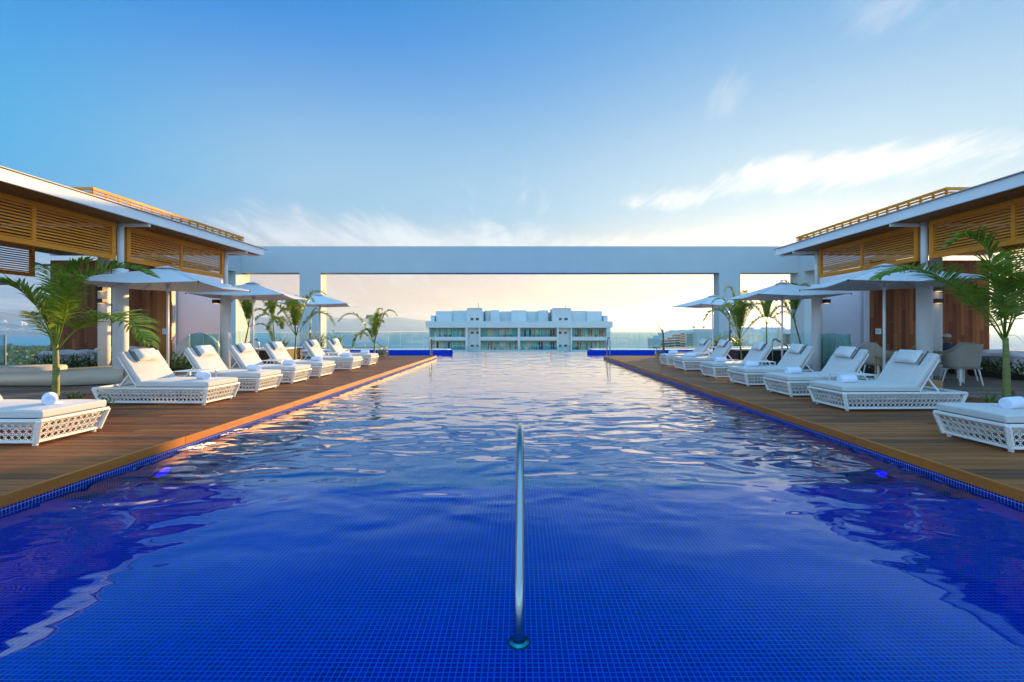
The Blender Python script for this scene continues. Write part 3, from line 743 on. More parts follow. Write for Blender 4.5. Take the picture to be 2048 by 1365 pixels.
for sg in (-1, 1):
    side = 'left' if sg < 0 else 'right'
    t = empty('pavilion', (sg * 10.5, 9, 0), 'open timber and white pavilion with wide eaves along the %s deck' % side, 'pavilion')
    XE = 7.95
    # roof: fascia, sheet, soffit
    b = MB(); b.box(sg * XE, sg * (XE + 0.05), -2.0, 14.3, 3.46, 3.655); b.box(sg * (XE + .051), sg * 14.6, 14.25, 14.299, 3.461, 3.655)
    b.build('fascia', M['white'], t)
    b = MB(); b.box(sg * (XE + 0.052), sg * 14.5, -2.0, 14.249, 3.50, 3.64); b.build('roof', M['white'], t)
    b = MB(); b.hexa([(sg * (XE - .05), -2, 3.66), (sg * 14.7, -2, 3.80), (sg * 14.7, 14.45, 3.80), (sg * (XE - .05), 14.45, 3.66)][::(1 if sg > 0 else -1)],
                     [(sg * (XE - .05), -2, 3.672), (sg * 14.7, -2, 3.83), (sg * 14.7, 14.45, 3.83), (sg * (XE - .05), 14.45, 3.672)][::(1 if sg > 0 else -1)])
    b.build('roof_sheet', M['roofsheet'], t)
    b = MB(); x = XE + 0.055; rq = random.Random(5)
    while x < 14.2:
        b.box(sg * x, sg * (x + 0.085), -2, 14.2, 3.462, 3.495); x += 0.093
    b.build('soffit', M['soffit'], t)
    b = MB()
    for y in (6.4, 9.95, 13.5): b.box(sg * (XE + .06), sg * 11.2, y - 0.03, y + 0.03, 3.40, 3.4615)
    b.bar((sg * CX, 13.55, 3.435), (sg * (XE + .1), 14.2, 3.435), 0.04, 0.05)
    b.build('rafter', M['white'], t)
    # columns: thick below, slim steel above
    for y in (-0.7, 2.85, 6.4, 9.95, 13.5):
        yy = y if sg < 0 else y - 0.12
        c = MB().lathe([(0.139, 0.0), (0.139, 2.47), (0.13, 2.48)], (sg * CX, yy, 0), 32).build('column', M['white'], t, smooth=False)
        for p in c.data.polygons: p.use_smooth = len(p.vertices) == 4
        MB().lathe([(0.062, 2.48), (0.062, 3.46)], (sg * CX, yy, 0), 20).build('column_head', M['white'], c, smooth=True)
    for y in (8.4, 11.75):
        c = MB().lathe([(0.127, 0.0), (0.127, 3.461)], (sg * 10.62, y, 0), 28).build('column', M['white'], t)
        for p in c.data.polygons: p.use_smooth = len(p.vertices) == 4
    # slat screens between the columns and along the back
    for (a, c) in ((-0.55, 2.70), (3.0, 6.27), (6.53, 9.80), (10.08, 13.38)):
        o = -0.12 if sg > 0 else 0
        slat_screen(t, sg * CX, a + o, c + o, 2.66, 3.455, 11)
    for (a, c) in ((2.0, 5.3), (5.35, 8.7), (8.75, 12.3)):
        slat_screen(t, sg * 13.0, a, c, 2.58, 3.46, 12)
    # timber-clad block under the roof and lilac wall in the open behind it
    b = MB(); b.box(sg * 10.56, sg * 14.1, 13.86, 14.10, 0.0, 3.2); b.box(sg * 13.0, sg * 14.1, 14.101, 17.4, 0.0, 3.19); b.build('block', M['pink'], t)
    b = MB(); x = 10.53; rq = random.Random(21 if sg < 0 else 22)
    while x < 14.1:
        w = 0.118; z = 0.0; top = rq.uniform(0.4, 1.6)
        while z < 3.25:
            e = min(z + top, 3.25)
            b.box(sg * x, sg * (min(x + w, 14.12) - 0.004), 13.83 - rq.uniform(0, .004), 13.86, z, e - 0.003); z = e; top = rq.uniform(0.9, 1.9)
        x += w
    b.build('timber_cladding', M['clad'], t)
    MB().box(sg * 11.37, sg * 14.1, 17.5, 17.7, 0.0, 3.4).build('wall', M['pink'], t)
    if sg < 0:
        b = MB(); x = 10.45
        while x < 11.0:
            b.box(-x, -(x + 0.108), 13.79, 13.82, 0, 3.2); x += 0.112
        b.build('sunlit_panel', M['clad_sunlit'], t)  # added panel: lighter boards paint the sunlit strip of the wall
    # framed slat box standing on the roof
    s = empty('roof_screen', (sg * 10, 12, 3.7), 'timber slatted screen standing on the roof of the %s pavilion' % side, 'roof screen', 'slatted screens on the pavilion roofs')
    X = 8.6; zt = 4.01
    b = MB()
    for k, z in enumerate((4.005, 3.945, 3.885, 3.80)):
        hh = 0.055 if k == 0 else 0.028
        b.box(sg * (X - .02), sg * (X + .02), 9.25, 14.3, z - .020, z - .020 + hh)
        b.box(sg * (X + .021), sg * 12.4, 9.25, 9.29, z - .020, z - .020 + hh)
        b.box(sg * (X + .021), sg * 12.4, 14.26, 14.299, z - .020, z - .020 + hh)
        b.box(sg * 12.401, sg * 12.44, 9.25, 14.3, z - .020, z - .020 + hh)
    b.build('rails', M['slat'], s)
    b = MB(); y = 9.27
    while y < 14.3:
        b.box(sg * (X + .001), sg * (X + .03), y, y + 0.045, 3.69, 3.98); y += 0.30
    b.build('posts', M['slat'], s)
    # box lamps on the inner columns
    for (lx, ly, zs, tx) in ((10.62, 11.75, (2.19, 1.89), 'rear'), (CX, 13.5 if sg < 0 else 13.38, (1.98,), 'far front')):
        for j, z in enumerate(zs):
            l = empty('wall_lamp', (sg * lx, ly - .13, z), 'black box lamp on the %s column of the %s pavilion%s' % (tx, side, (', upper one', ', lower one')[j] if len(zs) > 1 else ''), 'wall lamp', 'black box lamps on the columns')
            ox = -sg * 0.0
            cx_ = sg * lx + (0.02 if lx > 9 else 0.16 * sg)
            if lx > 9: cx_ = sg * lx - (0.10 if sg > 0 else -0.10)
            MB().box(cx_ - .075, cx_ + .075, ly - .25, ly - .12, z - .055, z + .055).build('housing', M['dark'], l, bevel=0.004)
            MB().box(cx_ - .05, cx_ + .05, ly - .23, ly - .14, z - .060, z - .056).build('bulb', M['warmlamp'], l)
    # little sign on the timber wall
    sx = sg * (10.75 if sg > 0 else 10.62); sy = 13.815 if sg > 0 else 13.785
    g_ = empty('wall_sign', (sx, sy, 1.12), 'small square blue and white notice on the %s timber wall' % side, 'sign', 'notices on the timber walls')
    MB().box(sx - .085, sx + .085, sy - .02, sy, 1.03, 1.20).build('plate', M['sign'], g_)
    b = MB()
    for k in range(3): b.box(sx - .05, sx + .05 - k * .02, sy - .0225, sy - .0201, 1.145 - k * .035, 1.155 - k * .035)
    b.build('print', pmat('sign_print', (0.12, 0.35, 0.5), 0.5) if sg < 0 else bpy.data.materials['sign_print'], g_)

# ================================================================== GLASS RAILINGS
def rail_run(name, pts, z0, z1, pitch, label, group='glass railings', edge=True, post_h=0.0):
    t = empty(name, (pts[0][0], pts[0][1], z0), label, 'railing', group)
    for (a, c) in zip(pts, pts[1:]):
        a = Vector(a); c = Vector(c); d = c - a; n = max(1, round(d.length / pitch)); u = d / n
        for k in range(n):
            p = a + u * k + u.normalized() * 0.008; q = a + u * (k + 1) - u.normalized() * 0.008
            nn = Vector((-u.y, u.x)).normalized() * 0.006
            b = MB(); b.prism([(p.x - nn.x, p.y - nn.y), (q.x - nn.x, q.y - nn.y), (q.x + nn.x, q.y + nn.y), (p.x + nn.x, p.y + nn.y)], z0, z1)
            pane = b.build('glass_panel', M['glass'], t)
            if edge:
                b = MB(); e = p + u.normalized() * 0.004
                b.box(p.x - .007, p.x + .007, p.y - .012, p.y + .006, z0, z1); b.build('panel_edge', M['glass_edge'], pane)
            if post_h:
                b = MB(); b.box(p.x - .025, p.x + .025, p.y - .05, p.y + .05, z0 - .25, z0 + post_h); b.build('clamp', M['alu'], pane)
    return t
for sg in (-1, 1):
    sd_ = 'left' if sg < 0 else 'right'
    rail_run('glass_railing', [(sg * 6.2, 29.6), (sg * 14.2, 29.6 - 1.0)] if False else [(sg * 5.2, 28.3), (sg * 12.4, 28.3)], -0.15, 1.0, 0.735, 'frameless glass railing at the %s of the infinity edge' % sd_, edge=True)
    rail_run('glass_railing', [(sg * 12.45, 28.3), (sg * 17.4, 27.0), (sg * 17.4, 24)], 0.0, 1.05, 0.8, 'glass railing between the piers on the %s side' % sd_)
    rail_run('glass_railing', [(sg * 16.2, 14.5), (sg * 16.2, 3.5)], 0.0, 1.0, 1.1, 'glass railing at the outer %s edge of the terrace behind the pavilion' % sd_)
    # tinted glass screen beside the canopy bed
    z = 13.15
    t = empty('glass_screen', (sg * 9.0, z, 0), 'tinted glass screen standing before the white canopy bed on the %s' % sd_, 'glass screen', 'tinted glass screens')
    for (a, c) in ((8.62, 9.02), (9.035, 9.44)):
        pn = MB().box(sg * a, sg * c, z - .006, z + .006, 0.02, 1.04).build('glass_panel', M['glass_tint'], t)
        MB().box(sg * c, sg * (c + .012), z - .012, z + .012, 0.0, 1.045).build('panel_edge', M['glass_edge'], pn)
t = rail_run('glass_railing', [(-4.4, 30.3), (4.4, 30.3)], -0.62, 0.12, 0.785, 'lower glass railing straight beyond the infinity edge', edge=True)

# ================================================================== SUN LOUNGERS
def lounger(sg):
    """foot end at local x=0, body runs outward to sg*1.75; near long side at y=0, far side y=0.69"""
    t = empty('sun_lounger', (0, 0, 0), 'white woven sun lounger', 'sun lounger', 'white woven sun loungers along the pool')
    o = sg; L, Wd, hb, ht = 1.66, 0.70, 0.045, 0.262
    B = [(0, 0), (L, 0), (L, Wd), (0, Wd)]                         # base outline
    T = [(-0.045, -0.03), (L + 0.09, -0.03), (L + 0.09, Wd + 0.03), (-0.075, Wd + 0.03)]
    MID = -0.075
    B = [(0.0, 0), (L, 0), (L, Wd), (0.0, Wd)]
    T = [(-0.06, -0.03), (L + 0.08, -0.03), (L + 0.08, Wd + 0.03), (-0.075, Wd + 0.03)]
    n = 4
    b = MB()
    P = lambda q, z: (o * q[0], q[1], z)
    for k in range(n):
        k2 = (k + 1) % n
        b.bar(P(B[k], hb), P(B[k2], hb), 0.032, 0.028); b.bar(P(T[k], ht), P(T[k2], ht), 0.042, 0.032)
        b.bar(P(B[k], hb - .015), P(T[k], ht), 0.042, 0.042)
    b.build('frame', M['wicker'], t, bevel=0.006)
    # woven openwork sides: crossing canes
    for k in range(n):
        k2 = (k + 1) % n; b = MB()
        a0, a1 = Vector(P(B[k], hb + .012)), Vector(P(B[k2], hb + .012)); c0, c1 = Vector(P(T[k], ht - .015)), Vector(P(T[k2], ht - .015))
        ln = (a1 - a0).length; m = max(3, int(ln / 0.060)); rows = 3
        def pt(u, v): return (a0.lerp(a1, u)).lerp(c0.lerp(c1, u), v)
        nrm = (a1 - a0).cross(c0 - a0).normalized()
        for r in range(rows):
            v0, v1 = r / rows, (r + 1) / rows
            for q in range(m):
                u0, u1 = q / m, (q + 1) / m; um = (u0 + u1) / 2
                b.bar(pt(u0, v0), pt(u1, v1), 0.0062, 0.005, nrm); b.bar(pt(u1, v0), pt(u0, v1), 0.0062, 0.005, nrm)
                b.bar(pt(um, v0), pt(um, v1), 0.0045, 0.004, nrm)
            if r: b.bar(pt(0, v0), pt(1, v0), 0.006, 0.006, nrm)
        b.build('woven_panel', M['wicker'], t)
    b = MB(); b.box(o * 0.02, o * (L + .02), 0.0, Wd, 0.215, 0.235)      # deck under the cushion
    b.box(o * 0.02, o * (L + .02), 0.0, Wd, 0.205, 0.2149)
    b.build('base_panel', M['wicker'], t)
    for (x, y) in ((0.03, .03), (L - .03, .03), (0.03, Wd - .03), (L - .03, Wd - .03)):
        MB().lathe([(0.022, 0.0), (0.022, 0.035)], (o * x, y, 0), 10).build('foot', M['paint'], t)
    # cushions
    hx = 1.08; z0 = 0.285; th = 0.080
    pts = [(-0.055, -0.02), (hx, -0.02), (hx, Wd + .02), (-0.055, Wd + .02), (-0.10, Wd / 2)]
    def soft(outline, zb, zt, seg=0.14):
        """cushion slab with slightly crowned top"""
        b = MB()
        xs = sorted(set([-0.10, -0.055] + [(-0.055 + (hx + 0.055) * i / 8) for i in range(9)])); ys = [-0.02 + (Wd + .04) * j / 6 for j in range(7)]
        top = []; bot = []
        for x in xs:
            for y in ys:
                yy = abs((y - Wd / 2) / (Wd / 2 + .02))
                xx = x
                if x < -0.06: xx = -0.075
                cr = 0.010 * (1 - yy ** 2) * (1 if -0.04 < x < hx - .05 else 0.2) + 0.004 * math.sin(x * 9)
                top.append((o * xx, y, zt + cr)); bot.append((o * xx, y, zb))
        nx, ny = len(xs), len(ys); N_ = nx * ny
        fs = []
        for i in range(nx - 1):
            for j in range(ny - 1):
                q = (i * ny + j, (i + 1) * ny + j, (i + 1) * ny + j + 1, i * ny + j + 1)
                fs.append(q); fs.append(tuple(N_ + z for z in reversed(q)))
        ring = [i * ny for i in range(nx)] + [(nx - 1) * ny + j for j in range(1, ny)] + [i * ny + ny - 1 for i in range(nx - 2, -1, -1)] + [j for j in range(ny - 2, 0, -1)]
        for a, c in zip(ring, ring[1:] + ring[:1]): fs.append((a, N_ + a, N_ + c, c))
        return b.add(top + bot, fs)
    c = soft(pts, z0, z0 + th).build('seat_cushion', M['cushion'], t, smooth=False, bevel=0.032, seg=5)
    MB().box(o * -0.03, o * hx, 0.0, Wd, 0.262, 0.284).build('piping', M['strap'], c)
    # backrest
    al = R(56); d = Vector((o * math.cos(al), 0, math.sin(al))); nv = Vector((-o * math.sin(al), 0, math.cos(al)))
    h0 = Vector((o * (hx - 0.03), 0, 0.30)); bl = 0.60
    b = MB()
    nx, ny = 8, 6; top = []; bot = []
    for i in range(nx + 1):
        for j in range(ny + 1):
            u = i / nx; y = -0.02 + (Wd + .04) * j / ny; yy = abs(y - Wd / 2) / (Wd / 2)
            bulge = 0.016 * (1 - yy ** 2) * math.sin(math.pi * min(1, u * 1.0 + .1)) + 0.004 * math.sin(u * 14 + j)
            p = h0 + d * (bl * u) + Vector((0, y, 0))
            top.append(p + nv * (th + bulge)); bot.append(p)
    N_ = (nx + 1) * (ny + 1); fs = []
    for i in range(nx):
        for j in range(ny):
            q = (i * (ny + 1) + j, (i + 1) * (ny + 1) + j, (i + 1) * (ny + 1) + j + 1, i * (ny + 1) + j + 1)
            fs.append(q); fs.append(tuple(N_ + z for z in reversed(q)))
    ring = [i * (ny + 1) for i in range(nx + 1)] + [nx * (ny + 1) + j for j in range(1, ny + 1)] + [i * (ny + 1) + ny for i in range(nx - 1, -1, -1)] + [j for j in range(ny - 1, 0, -1)]
    for a, c2 in zip(ring, ring[1:] + ring[:1]): fs.append((a, N_ + a, N_ + c2, c2))
    b.add(top + bot, fs).build('back_cushion', M['cushion'], t, bevel=0.032, seg=5)
    # back frame and props
    b = MB()
    for y in (0.02, Wd - .02): b.bar(h0 + Vector((0, y, -.03)) - nv * .02, h0 + d * bl * 0.93 + Vector((0, y, 0)) - nv * .02, 0.028, 0.028, nv)
    b.bar(h0 + d * bl * .92 + Vector((0, .02, 0)) - nv * .02, h0 + d * bl * .92 + Vector((0, Wd - .02, 0)) - nv * .02, 0.028, 0.028, nv)
    b.bar(h0 + d * bl * .5 + Vector((0, .02, 0)) - nv * .02, h0 + d * bl * .5 + Vector((0, Wd - .02, 0)) - nv * .02, 0.024, 0.024, nv)
    b.build('back_frame', M['paint'], t)
    for y in (0.05, Wd - .05):
        p = h0 + d * bl * .42 - nv * .03 + Vector((0, y, 0)); MB().bar(p, (o * 1.42, y, 0.25), 0.022, 0.022, (0, 1, 0)).build('prop', M['paint'], t)
    # pillow with its strap
    c = h0 + d * bl * 0.80 + nv * (th + 0.055) + Vector((0, Wd / 2, 0))
    b = MB(); nu, nvv = 12, 10; vs = []
    for i in range(nu + 1):
        for j in range(nvv + 1):
            u = -1 + 2 * i / nu; w = -1 + 2 * j / nvv
            h = (1 - u ** 4) ** 0.5 * (1 - w ** 4) ** 0.5
            k = 1 - 0.07 * (1 - abs(w)) * (u * u) - 0.05 * (1 - abs(u)) * w * w
            vs.append((u * k, w * k, h))
    def pm(u, w, h): return c + d * (0.115 * u) + Vector((0, 0.205 * w, 0)) + nv * (0.05 * h + 0.006 * math.sin(w * 7 + u * 3) * h)
    top = [pm(*q) for q in vs]; bot = [pm(q[0], q[1], -q[2]) for q in vs]
    N_ = len(vs); fs = []
    for i in range(nu):
        for j in range(nvv):
            q = (i * (nvv + 1) + j, (i + 1) * (nvv + 1) + j, (i + 1) * (nvv + 1) + j + 1, i * (nvv + 1) + j + 1)
            fs.append(q); fs.append(tuple(N_ + z for z in reversed(q)))
    pl = b.add(top + bot, fs).build('pillow', M['pillow'], t, smooth=True)
    b = MB(); nu = 8; vs = []      # gathered flap that hangs the pillow over the top edge
    for i in range(nu + 1):
        for j in range(13):
            u = i / nu; w = -1 + 2 * j / 12
            p = h0 + d * (bl * (0.93 + 0.085 * u)) + nv * (th + 0.022 - 0.05 * u * u + 0.006 * math.sin(j * 2.4) * (1 - u * .4)) + Vector((0, Wd / 2 + 0.185 * w, 0)); vs.append(p)
    fs = [(i * 13 + j, (i + 1) * 13 + j, (i + 1) * 13 + j + 1, i * 13 + j + 1) for i in range(nu) for j in range(12)]
    f = b.add(vs, fs).build('pillow_flap', M['pillow'], pl, smooth=True); q = f.modifiers.new('solid', 'SOLIDIFY'); q.thickness = 0.008
    b = MB(); y = Wd / 2 - 0.225
    b.bar(h0 + d * (bl * 0.60) + nv * (th + 0.022) + Vector((0, y, 0)), h0 + d * (bl * 1.02) + nv * (th + 0.010) + Vector((0, y + 0.0, 0)), 0.012, 0.012, nv)
    b.build('strap', M['strap'], pl)
    return t
def towel():
    t = empty('rolled_towel', (0, 0, 0), 'white rolled towel', 'towel', 'rolled white towels on the loungers')
    # roll axis along local x, resting on z=0
    b = MB(); n = 28; L = 0.16; r = 0.072
    prof = [(-L, r * .80), (-L + .012, r * .95), (-L + .03, r), (-0.06, r * 0.985), (0, r * 1.0), (0.06, r * .985), (L - .03, r), (L - .012, r * .95), (L, r * .80)]
    vs = []
    for x, q in prof:
        for k in range(n):
            a = k * 2 * math.pi / n; zz = q * math.sin(a)
            zz = max(zz, -r * 0.93)
            vs.append((x, q * math.cos(a) * 1.04, zz + r * 0.93))
    m = len(prof); fs = [(i * n + k, i * n + (k + 1) % n, (i + 1) * n + (k + 1) % n, (i + 1) * n + k) for i in range(m - 1) for k in range(n)]
    fs += [tuple(range(n - 1, -1, -1)), tuple((m - 1) * n + k for k in range(n))]
    b.add(vs, fs)
    roll = b.build('roll', M['towel'], t, smooth=True)
    for p in roll.data.polygons:
        if len(p.vertices) > 4: p.use_smooth = False
    # spiral of folded edges on both ends
    for s in (-1, 1):
        b = MB(); path = []
        for k in range(70):
            a = k * 0.30; q = r * (0.10 + 0.68 * k / 69); path.append((s * (L + 0.001), q * math.cos(a), q * math.sin(a) * .95 + r * .93))
        b.tube(path, 0.0042, 5); b.build('spiral_edge', M['towel'], roll, smooth=True)
    b = MB(); pts = []
    for i in range(9):
        for j in range(5):
            x = -L * .95 + 2 * L * .95 * i / 8; u = j / 4
            pts.append((x, 0.035 + 0.085 * u, 0.011 - 0.004 * u + 0.0025 * math.sin(i * 1.3 + j)))
    fs = [(i * 5 + j, (i + 1) * 5 + j, (i + 1) * 5 + j + 1, i * 5 + j + 1) for i in range(8) for j in range(4)]
    f = b.add(pts, fs).build('loose_flap', M['towel'], t, smooth=True); q = f.modifiers.new('solid', 'SOLIDIFY'); q.thickness = 0.009
    return t
order = ['nearest the camera', 'second from the camera', 'third from the camera', 'fourth from the camera', 'fifth from the camera', 'sixth from the camera', 'farthest, by the end of the deck']
LP = {-1: [(-4.91, 4.66, 0.0), (-4.91, 7.15, 1.5), (-4.92, 8.60, 1.0), (-4.92, 9.93, .5), (-4.90, 11.24, 0.8), (-4.85, 13.2, 0.5), (-4.86, 14.8, 0.6)],
      1: [(4.72, 4.42, 0.0), (4.71, 6.63, -1.5), (4.71, 8.0, -1), (4.70, 9.50, -0.5), (4.67, 10.98, -1), (4.67, 13.03, -.5), (4.72, 14.6, 0)]}
TW = {-1: [(0.22, 0.34, -45), (0.24, 0.30, -33), (0.27, 0.34, -24), (0.26, 0.36, -22), (0.24, 0.36, -14), (0.28, 0.34, -15), (0.26, 0.34, -9)],
      1: [(0.36, 0.30, -20), (0.26, 0.33, -13), (0.27, 0.35, -16), (0.28, 0.36, -9), (0.30, 0.36, -12), (0.30, 0.36, -6), (0.28, 0.36, -8)]}
proto_t = towel(); first_t = True
for sg in (-1, 1):
    pr = lounger(sg); sdn = 'left' if sg < 0 else 'right'
    tone = 'sunlit' if sg < 0 else 'shaded'
    for i, (x, y, rz) in enumerate(LP[sg]):
        extra = ', foot only in view' if i == 0 else ''
        place(pr, i == 0, (x, y, 0), R(-rz), '%s woven sun lounger on the %s deck, %s%s' % (tone, sdn, order[i], extra), 'white woven sun loungers along the pool', (1.11, 1, 1) if (i == 0 and sg < 0) else (1, 1, 1))
        u, v_, a = TW[sg][i]
        tx, ty = x + sg * (u - 0.02), y + v_
        place(proto_t, first_t, (tx, ty, 0.372), R(-a if sg > 0 else a), 'white rolled towel on the %s-deck lounger %s' % (sdn, order[i]), 'rolled white towels on the loungers', (.84 + .03 * (i % 3), .86, .86)); first_t = False

# ================================================================== SIDE TABLES
def side_table():
    t = empty('side_table', (0, 0, 0), 'white side table', 'side table')
    MB().box(-.25, .25, -.22, .22, 0.435, 0.450).build('table_top', M['paint'], t, bevel=0.006)
    for sx in (-1, 1):
        b = MB(); x = sx * .238
        b.box(x - .009, x + .009, -.215, -.18, 0.0, 0.434); b.box(x - .009, x + .009, .18, .215, 0.0, 0.434); b.box(x - .009, x + .009, -.179, .179, 0.0, 0.014)
        b.build('leg_frame', M['paint'], t)
    return t
pt_ = side_table(); k = 0
tn = ['between the second and third loungers', 'between the fourth and fifth loungers', 'between the sixth and seventh loungers']
for sg, ys in ((-1, (8.22, 10.93, 14.3)), (1, (7.62, 10.55, 14.15))):
    for i, y in enumerate(ys):
        place(pt_, k == 0, (sg * (5.80 if sg < 0 else 5.5), y, 0), 0, 'white metal side table on the %s deck %s' % ('left' if sg < 0 else 'right', tn[i]), 'white side tables'); k += 1

# ================================================================== UMBRELLAS
def umbrella(side=2.35, zr=2.10, za=2.52):
    t = empty('umbrella', (0, 0, 0), 'umbrella', 'umbrella')
    h = side / 2; n = 10
    vs = []; m = n + 1
    # square pyramid with a little sag between the ribs
    for i in range(m):
        for j in range(m):
            x = -1 + 2 * i / n; y = -1 + 2 * j / n; r = max(abs(x), abs(y)); tt = min(abs(x), abs(y))
            diag = tt / r if r > 0 else 1
            z = za + (zr - za) * r ** 0.93 - 0.045 * (1 - diag) * r * (1 - r * .35) + 0.02 * r * r * diag
            e = 1 - 0.055 * (1 - diag ** 2) * r
            vs.append((x * h * (e if abs(x) >= abs(y) else 1), y * h * (e if abs(y) >= abs(x) else 1), z))
    fs = []
    for i in range(n):
        for j in range(n):
            a, b_, c, d = i * m + j, (i + 1) * m + j, (i + 1) * m + j + 1, i * m + j + 1
            cx, cy = i - n / 2 + .5, j - n / 2 + .5
            if cx * cy > 0: fs += [(a, b_, c), (a, c, d)]
            else: fs += [(a, b_, d), (b_, c, d)]
    can = MB().add(vs, fs).build('canopy', M['canvas'], t); q = can.modifiers.new('solid', 'SOLIDIFY'); q.thickness = 0.006
    b = MB()           # hem and corner seams stand proud of the cloth
    idx = lambda i, j: Vector(vs[i * m + j])
    for edge in ([idx(i, 0) for i in range(m)], [idx(i, n) for i in range(m)], [idx(0, j) for j in range(m)], [idx(n, j) for j in range(m)]): b.tube([p + Vector((0, 0, .002)) for p in edge], .006, 5)
    for s1 in (1, -1): b.tube([idx(i, i if s1 > 0 else n - i) + Vector((0, 0, .004)) for i in range(m)], .005, 5)
    b.build('hem', M['canvas'], can, smooth=True)
    b = MB(); c = 0.17; b.add([(-c, -c, za - 0.03), (c, -c, za - .03), (c, c, za - .03), (-c, c, za - .03), (0, 0, za + .035)], [(0, 1, 4), (1, 2, 4), (2, 3, 4), (3, 0, 4), (3, 2, 1, 0)]); b.build('vent', M['canvas'], can)
    for sx in (-1, 1):
        for sy in (-1, 1):
            MB().bar((sx * .03, sy * .03, za - .05), (sx * (h - .01), sy * (h - .01), zr + .012), 0.022, 0.016).build('rib', M['alu'], t)
            MB().bar((sx * .03, sy * .03, zr - 0.02), (sx * h * .34, sy * h * .34, zr + .24), 0.012, 0.012).build('strut', M['alu'], t)
            MB().lathe([(0.014, -.02), (0.014, .02)], (sx * (h + .005), sy * (h + .005), zr + .005), 8).build('tip', M['dark'], t)
    MB().lathe([(0.026, 0.03), (0.026, za - .02)], (0, 0, 0), 16).build('pole', M['paint'], t, smooth=True)
    MB().lathe([(0.038, zr - .10), (0.038, zr - .02)], (0, 0, 0), 14).build('hub', M['paint'], t, smooth=True)
    b = MB(); b.box(-.30, .30, -.30, .30, 0.0, 0.035); b.lathe([(.045, .035), (.04, .22)], (0, 0, 0), 14); b.build('base_plate', M['paint'], t, bevel=.005)
    return t
pu = umbrella(); k = 0
UM = [(-7.62, 9.95, 9, 'white square umbrella nearest on the left, above the left palm'), (-7.72, 13.3, 10, 'white square umbrella in the middle of the left row'), (-7.75, 17.8, 12, 'white square umbrella farthest along the left deck'),
      (7.60, 9.6, -12, 'white square umbrella nearest on the right, before the timber wall'), (7.58, 13.3, -4, 'white square umbrella in the middle of the right row'), (7.75, 18.5, 8, 'white square umbrella farthest along the right deck'),
      (-14.9, 11.6, 5, 'white umbrella outside beyond the left pavilion slats'), (14.8, 12.3, -5, 'white umbrella outside beyond the right pavilion slats')]
for x, y, a, lb in UM:
    place(pu, k == 0, (x, y, 0), R(a), lb, 'white square umbrellas', (1, 1, 1) if k < 6 else (1, 1, 1.15)); k += 1
# ================================================================== PALMS
def frond(b, pts, wmax, nleaf, rnd, up=0.35, rr=0.012, leafw=0.032, start=0.28, droop=0.5):
    """rachis through pts (world), feathered with folded drooping leaflets"""
    P = [Vector(p) for p in pts]
    # resample (catmull-rom)
    Q = [P[0]] + P + [P[-1]]
    C = []
    for i in range(1, len(Q) - 2):
        for k in range(8):
            t_ = k / 8; p0, p1, p2, p3 = Q[i - 1], Q[i], Q[i + 1], Q[i + 2]
            C.append(0.5 * ((2 * p1) + (-p0 + p2) * t_ + (2 * p0 - 5 * p1 + 4 * p2 - p3) * t_ ** 2 + (-p0 + 3 * p1 - 3 * p2 + p3) * t_ ** 3))
    C.append(P[-1]); m = len(C)
    b.tube(C, [rr * (1 - 0.85 * i / (m - 1)) for i in range(m)], 6)
    L = [0]
    for i in range(1, m): L.append(L[-1] + (C[i] - C[i - 1]).length)
    tot = L[-1]
    for k in range(nleaf):
        u = start + (1 - start) * (k + rnd.uniform(-.3, .3)) / nleaf; u = min(max(u, 0), 0.995); s = u * tot
        i = max(j for j in range(m - 1) if L[j] <= s); f = (s - L[i]) / max(1e-6, L[i + 1] - L[i]); p = C[i].lerp(C[i + 1], f); tg = (C[i + 1] - C[i]).normalized()
        side = tg.cross(Vector((0, 0, 1)))
        if side.length < 0.1: side = Vector((1, 0, 0))
        side.normalize(); nrm = side.cross(tg).normalized()
        v = (u - start) / (1 - start)
        ln = wmax * (0.45 + 1.2 * v) if v < 0.35 else wmax * (1.0 - 0.72 * ((v - .35) / .65) ** 1.6) if v >= .35 else wmax
        ln = min(ln, wmax) * rnd.uniform(.85, 1.08)
        fwd = 0.45 + 0.9 * v
        for sgn in (-1, 1):
            if rnd.random() < 0.04: continue
            d = (side * sgn + tg * fwd * rnd.uniform(.8, 1.2) + nrm * up * rnd.uniform(.3, 1.5)).normalized()
            a = p; pts_ = [a]; dd = d.copy(); seg = 4
            for q in range(seg):
                a = a + dd * ln / seg; dd = (dd + Vector((0, 0, -droop * rnd.uniform(.6, 1.3) * (0.25 + 0.3 * q)))).normalized(); pts_.append(a)
            wv = (tg - d * tg.dot(d)).normalized() * leafw * rnd.uniform(.8, 1.15)
            ws = [0.35, 0.95, 1.0, 0.62, 0.03]
            fold = nrm * leafw * 0.32
            o = len(b.v)
            for q, pp in enumerate(pts_):
                b.v += [tuple(pp - wv * ws[q] * .5), tuple(pp - fold * ws[q]), tuple(pp + wv * ws[q] * .5)]
            for q in range(seg):
                r = o + q * 3; b.f += [(r, r + 1, r + 4, r + 3), (r + 1, r + 2, r + 5, r + 4)]
def at(x, y, Y): return ((x - 1040) / 920 * Y, Y, (658 - y) / 920 * Y + 1.19)
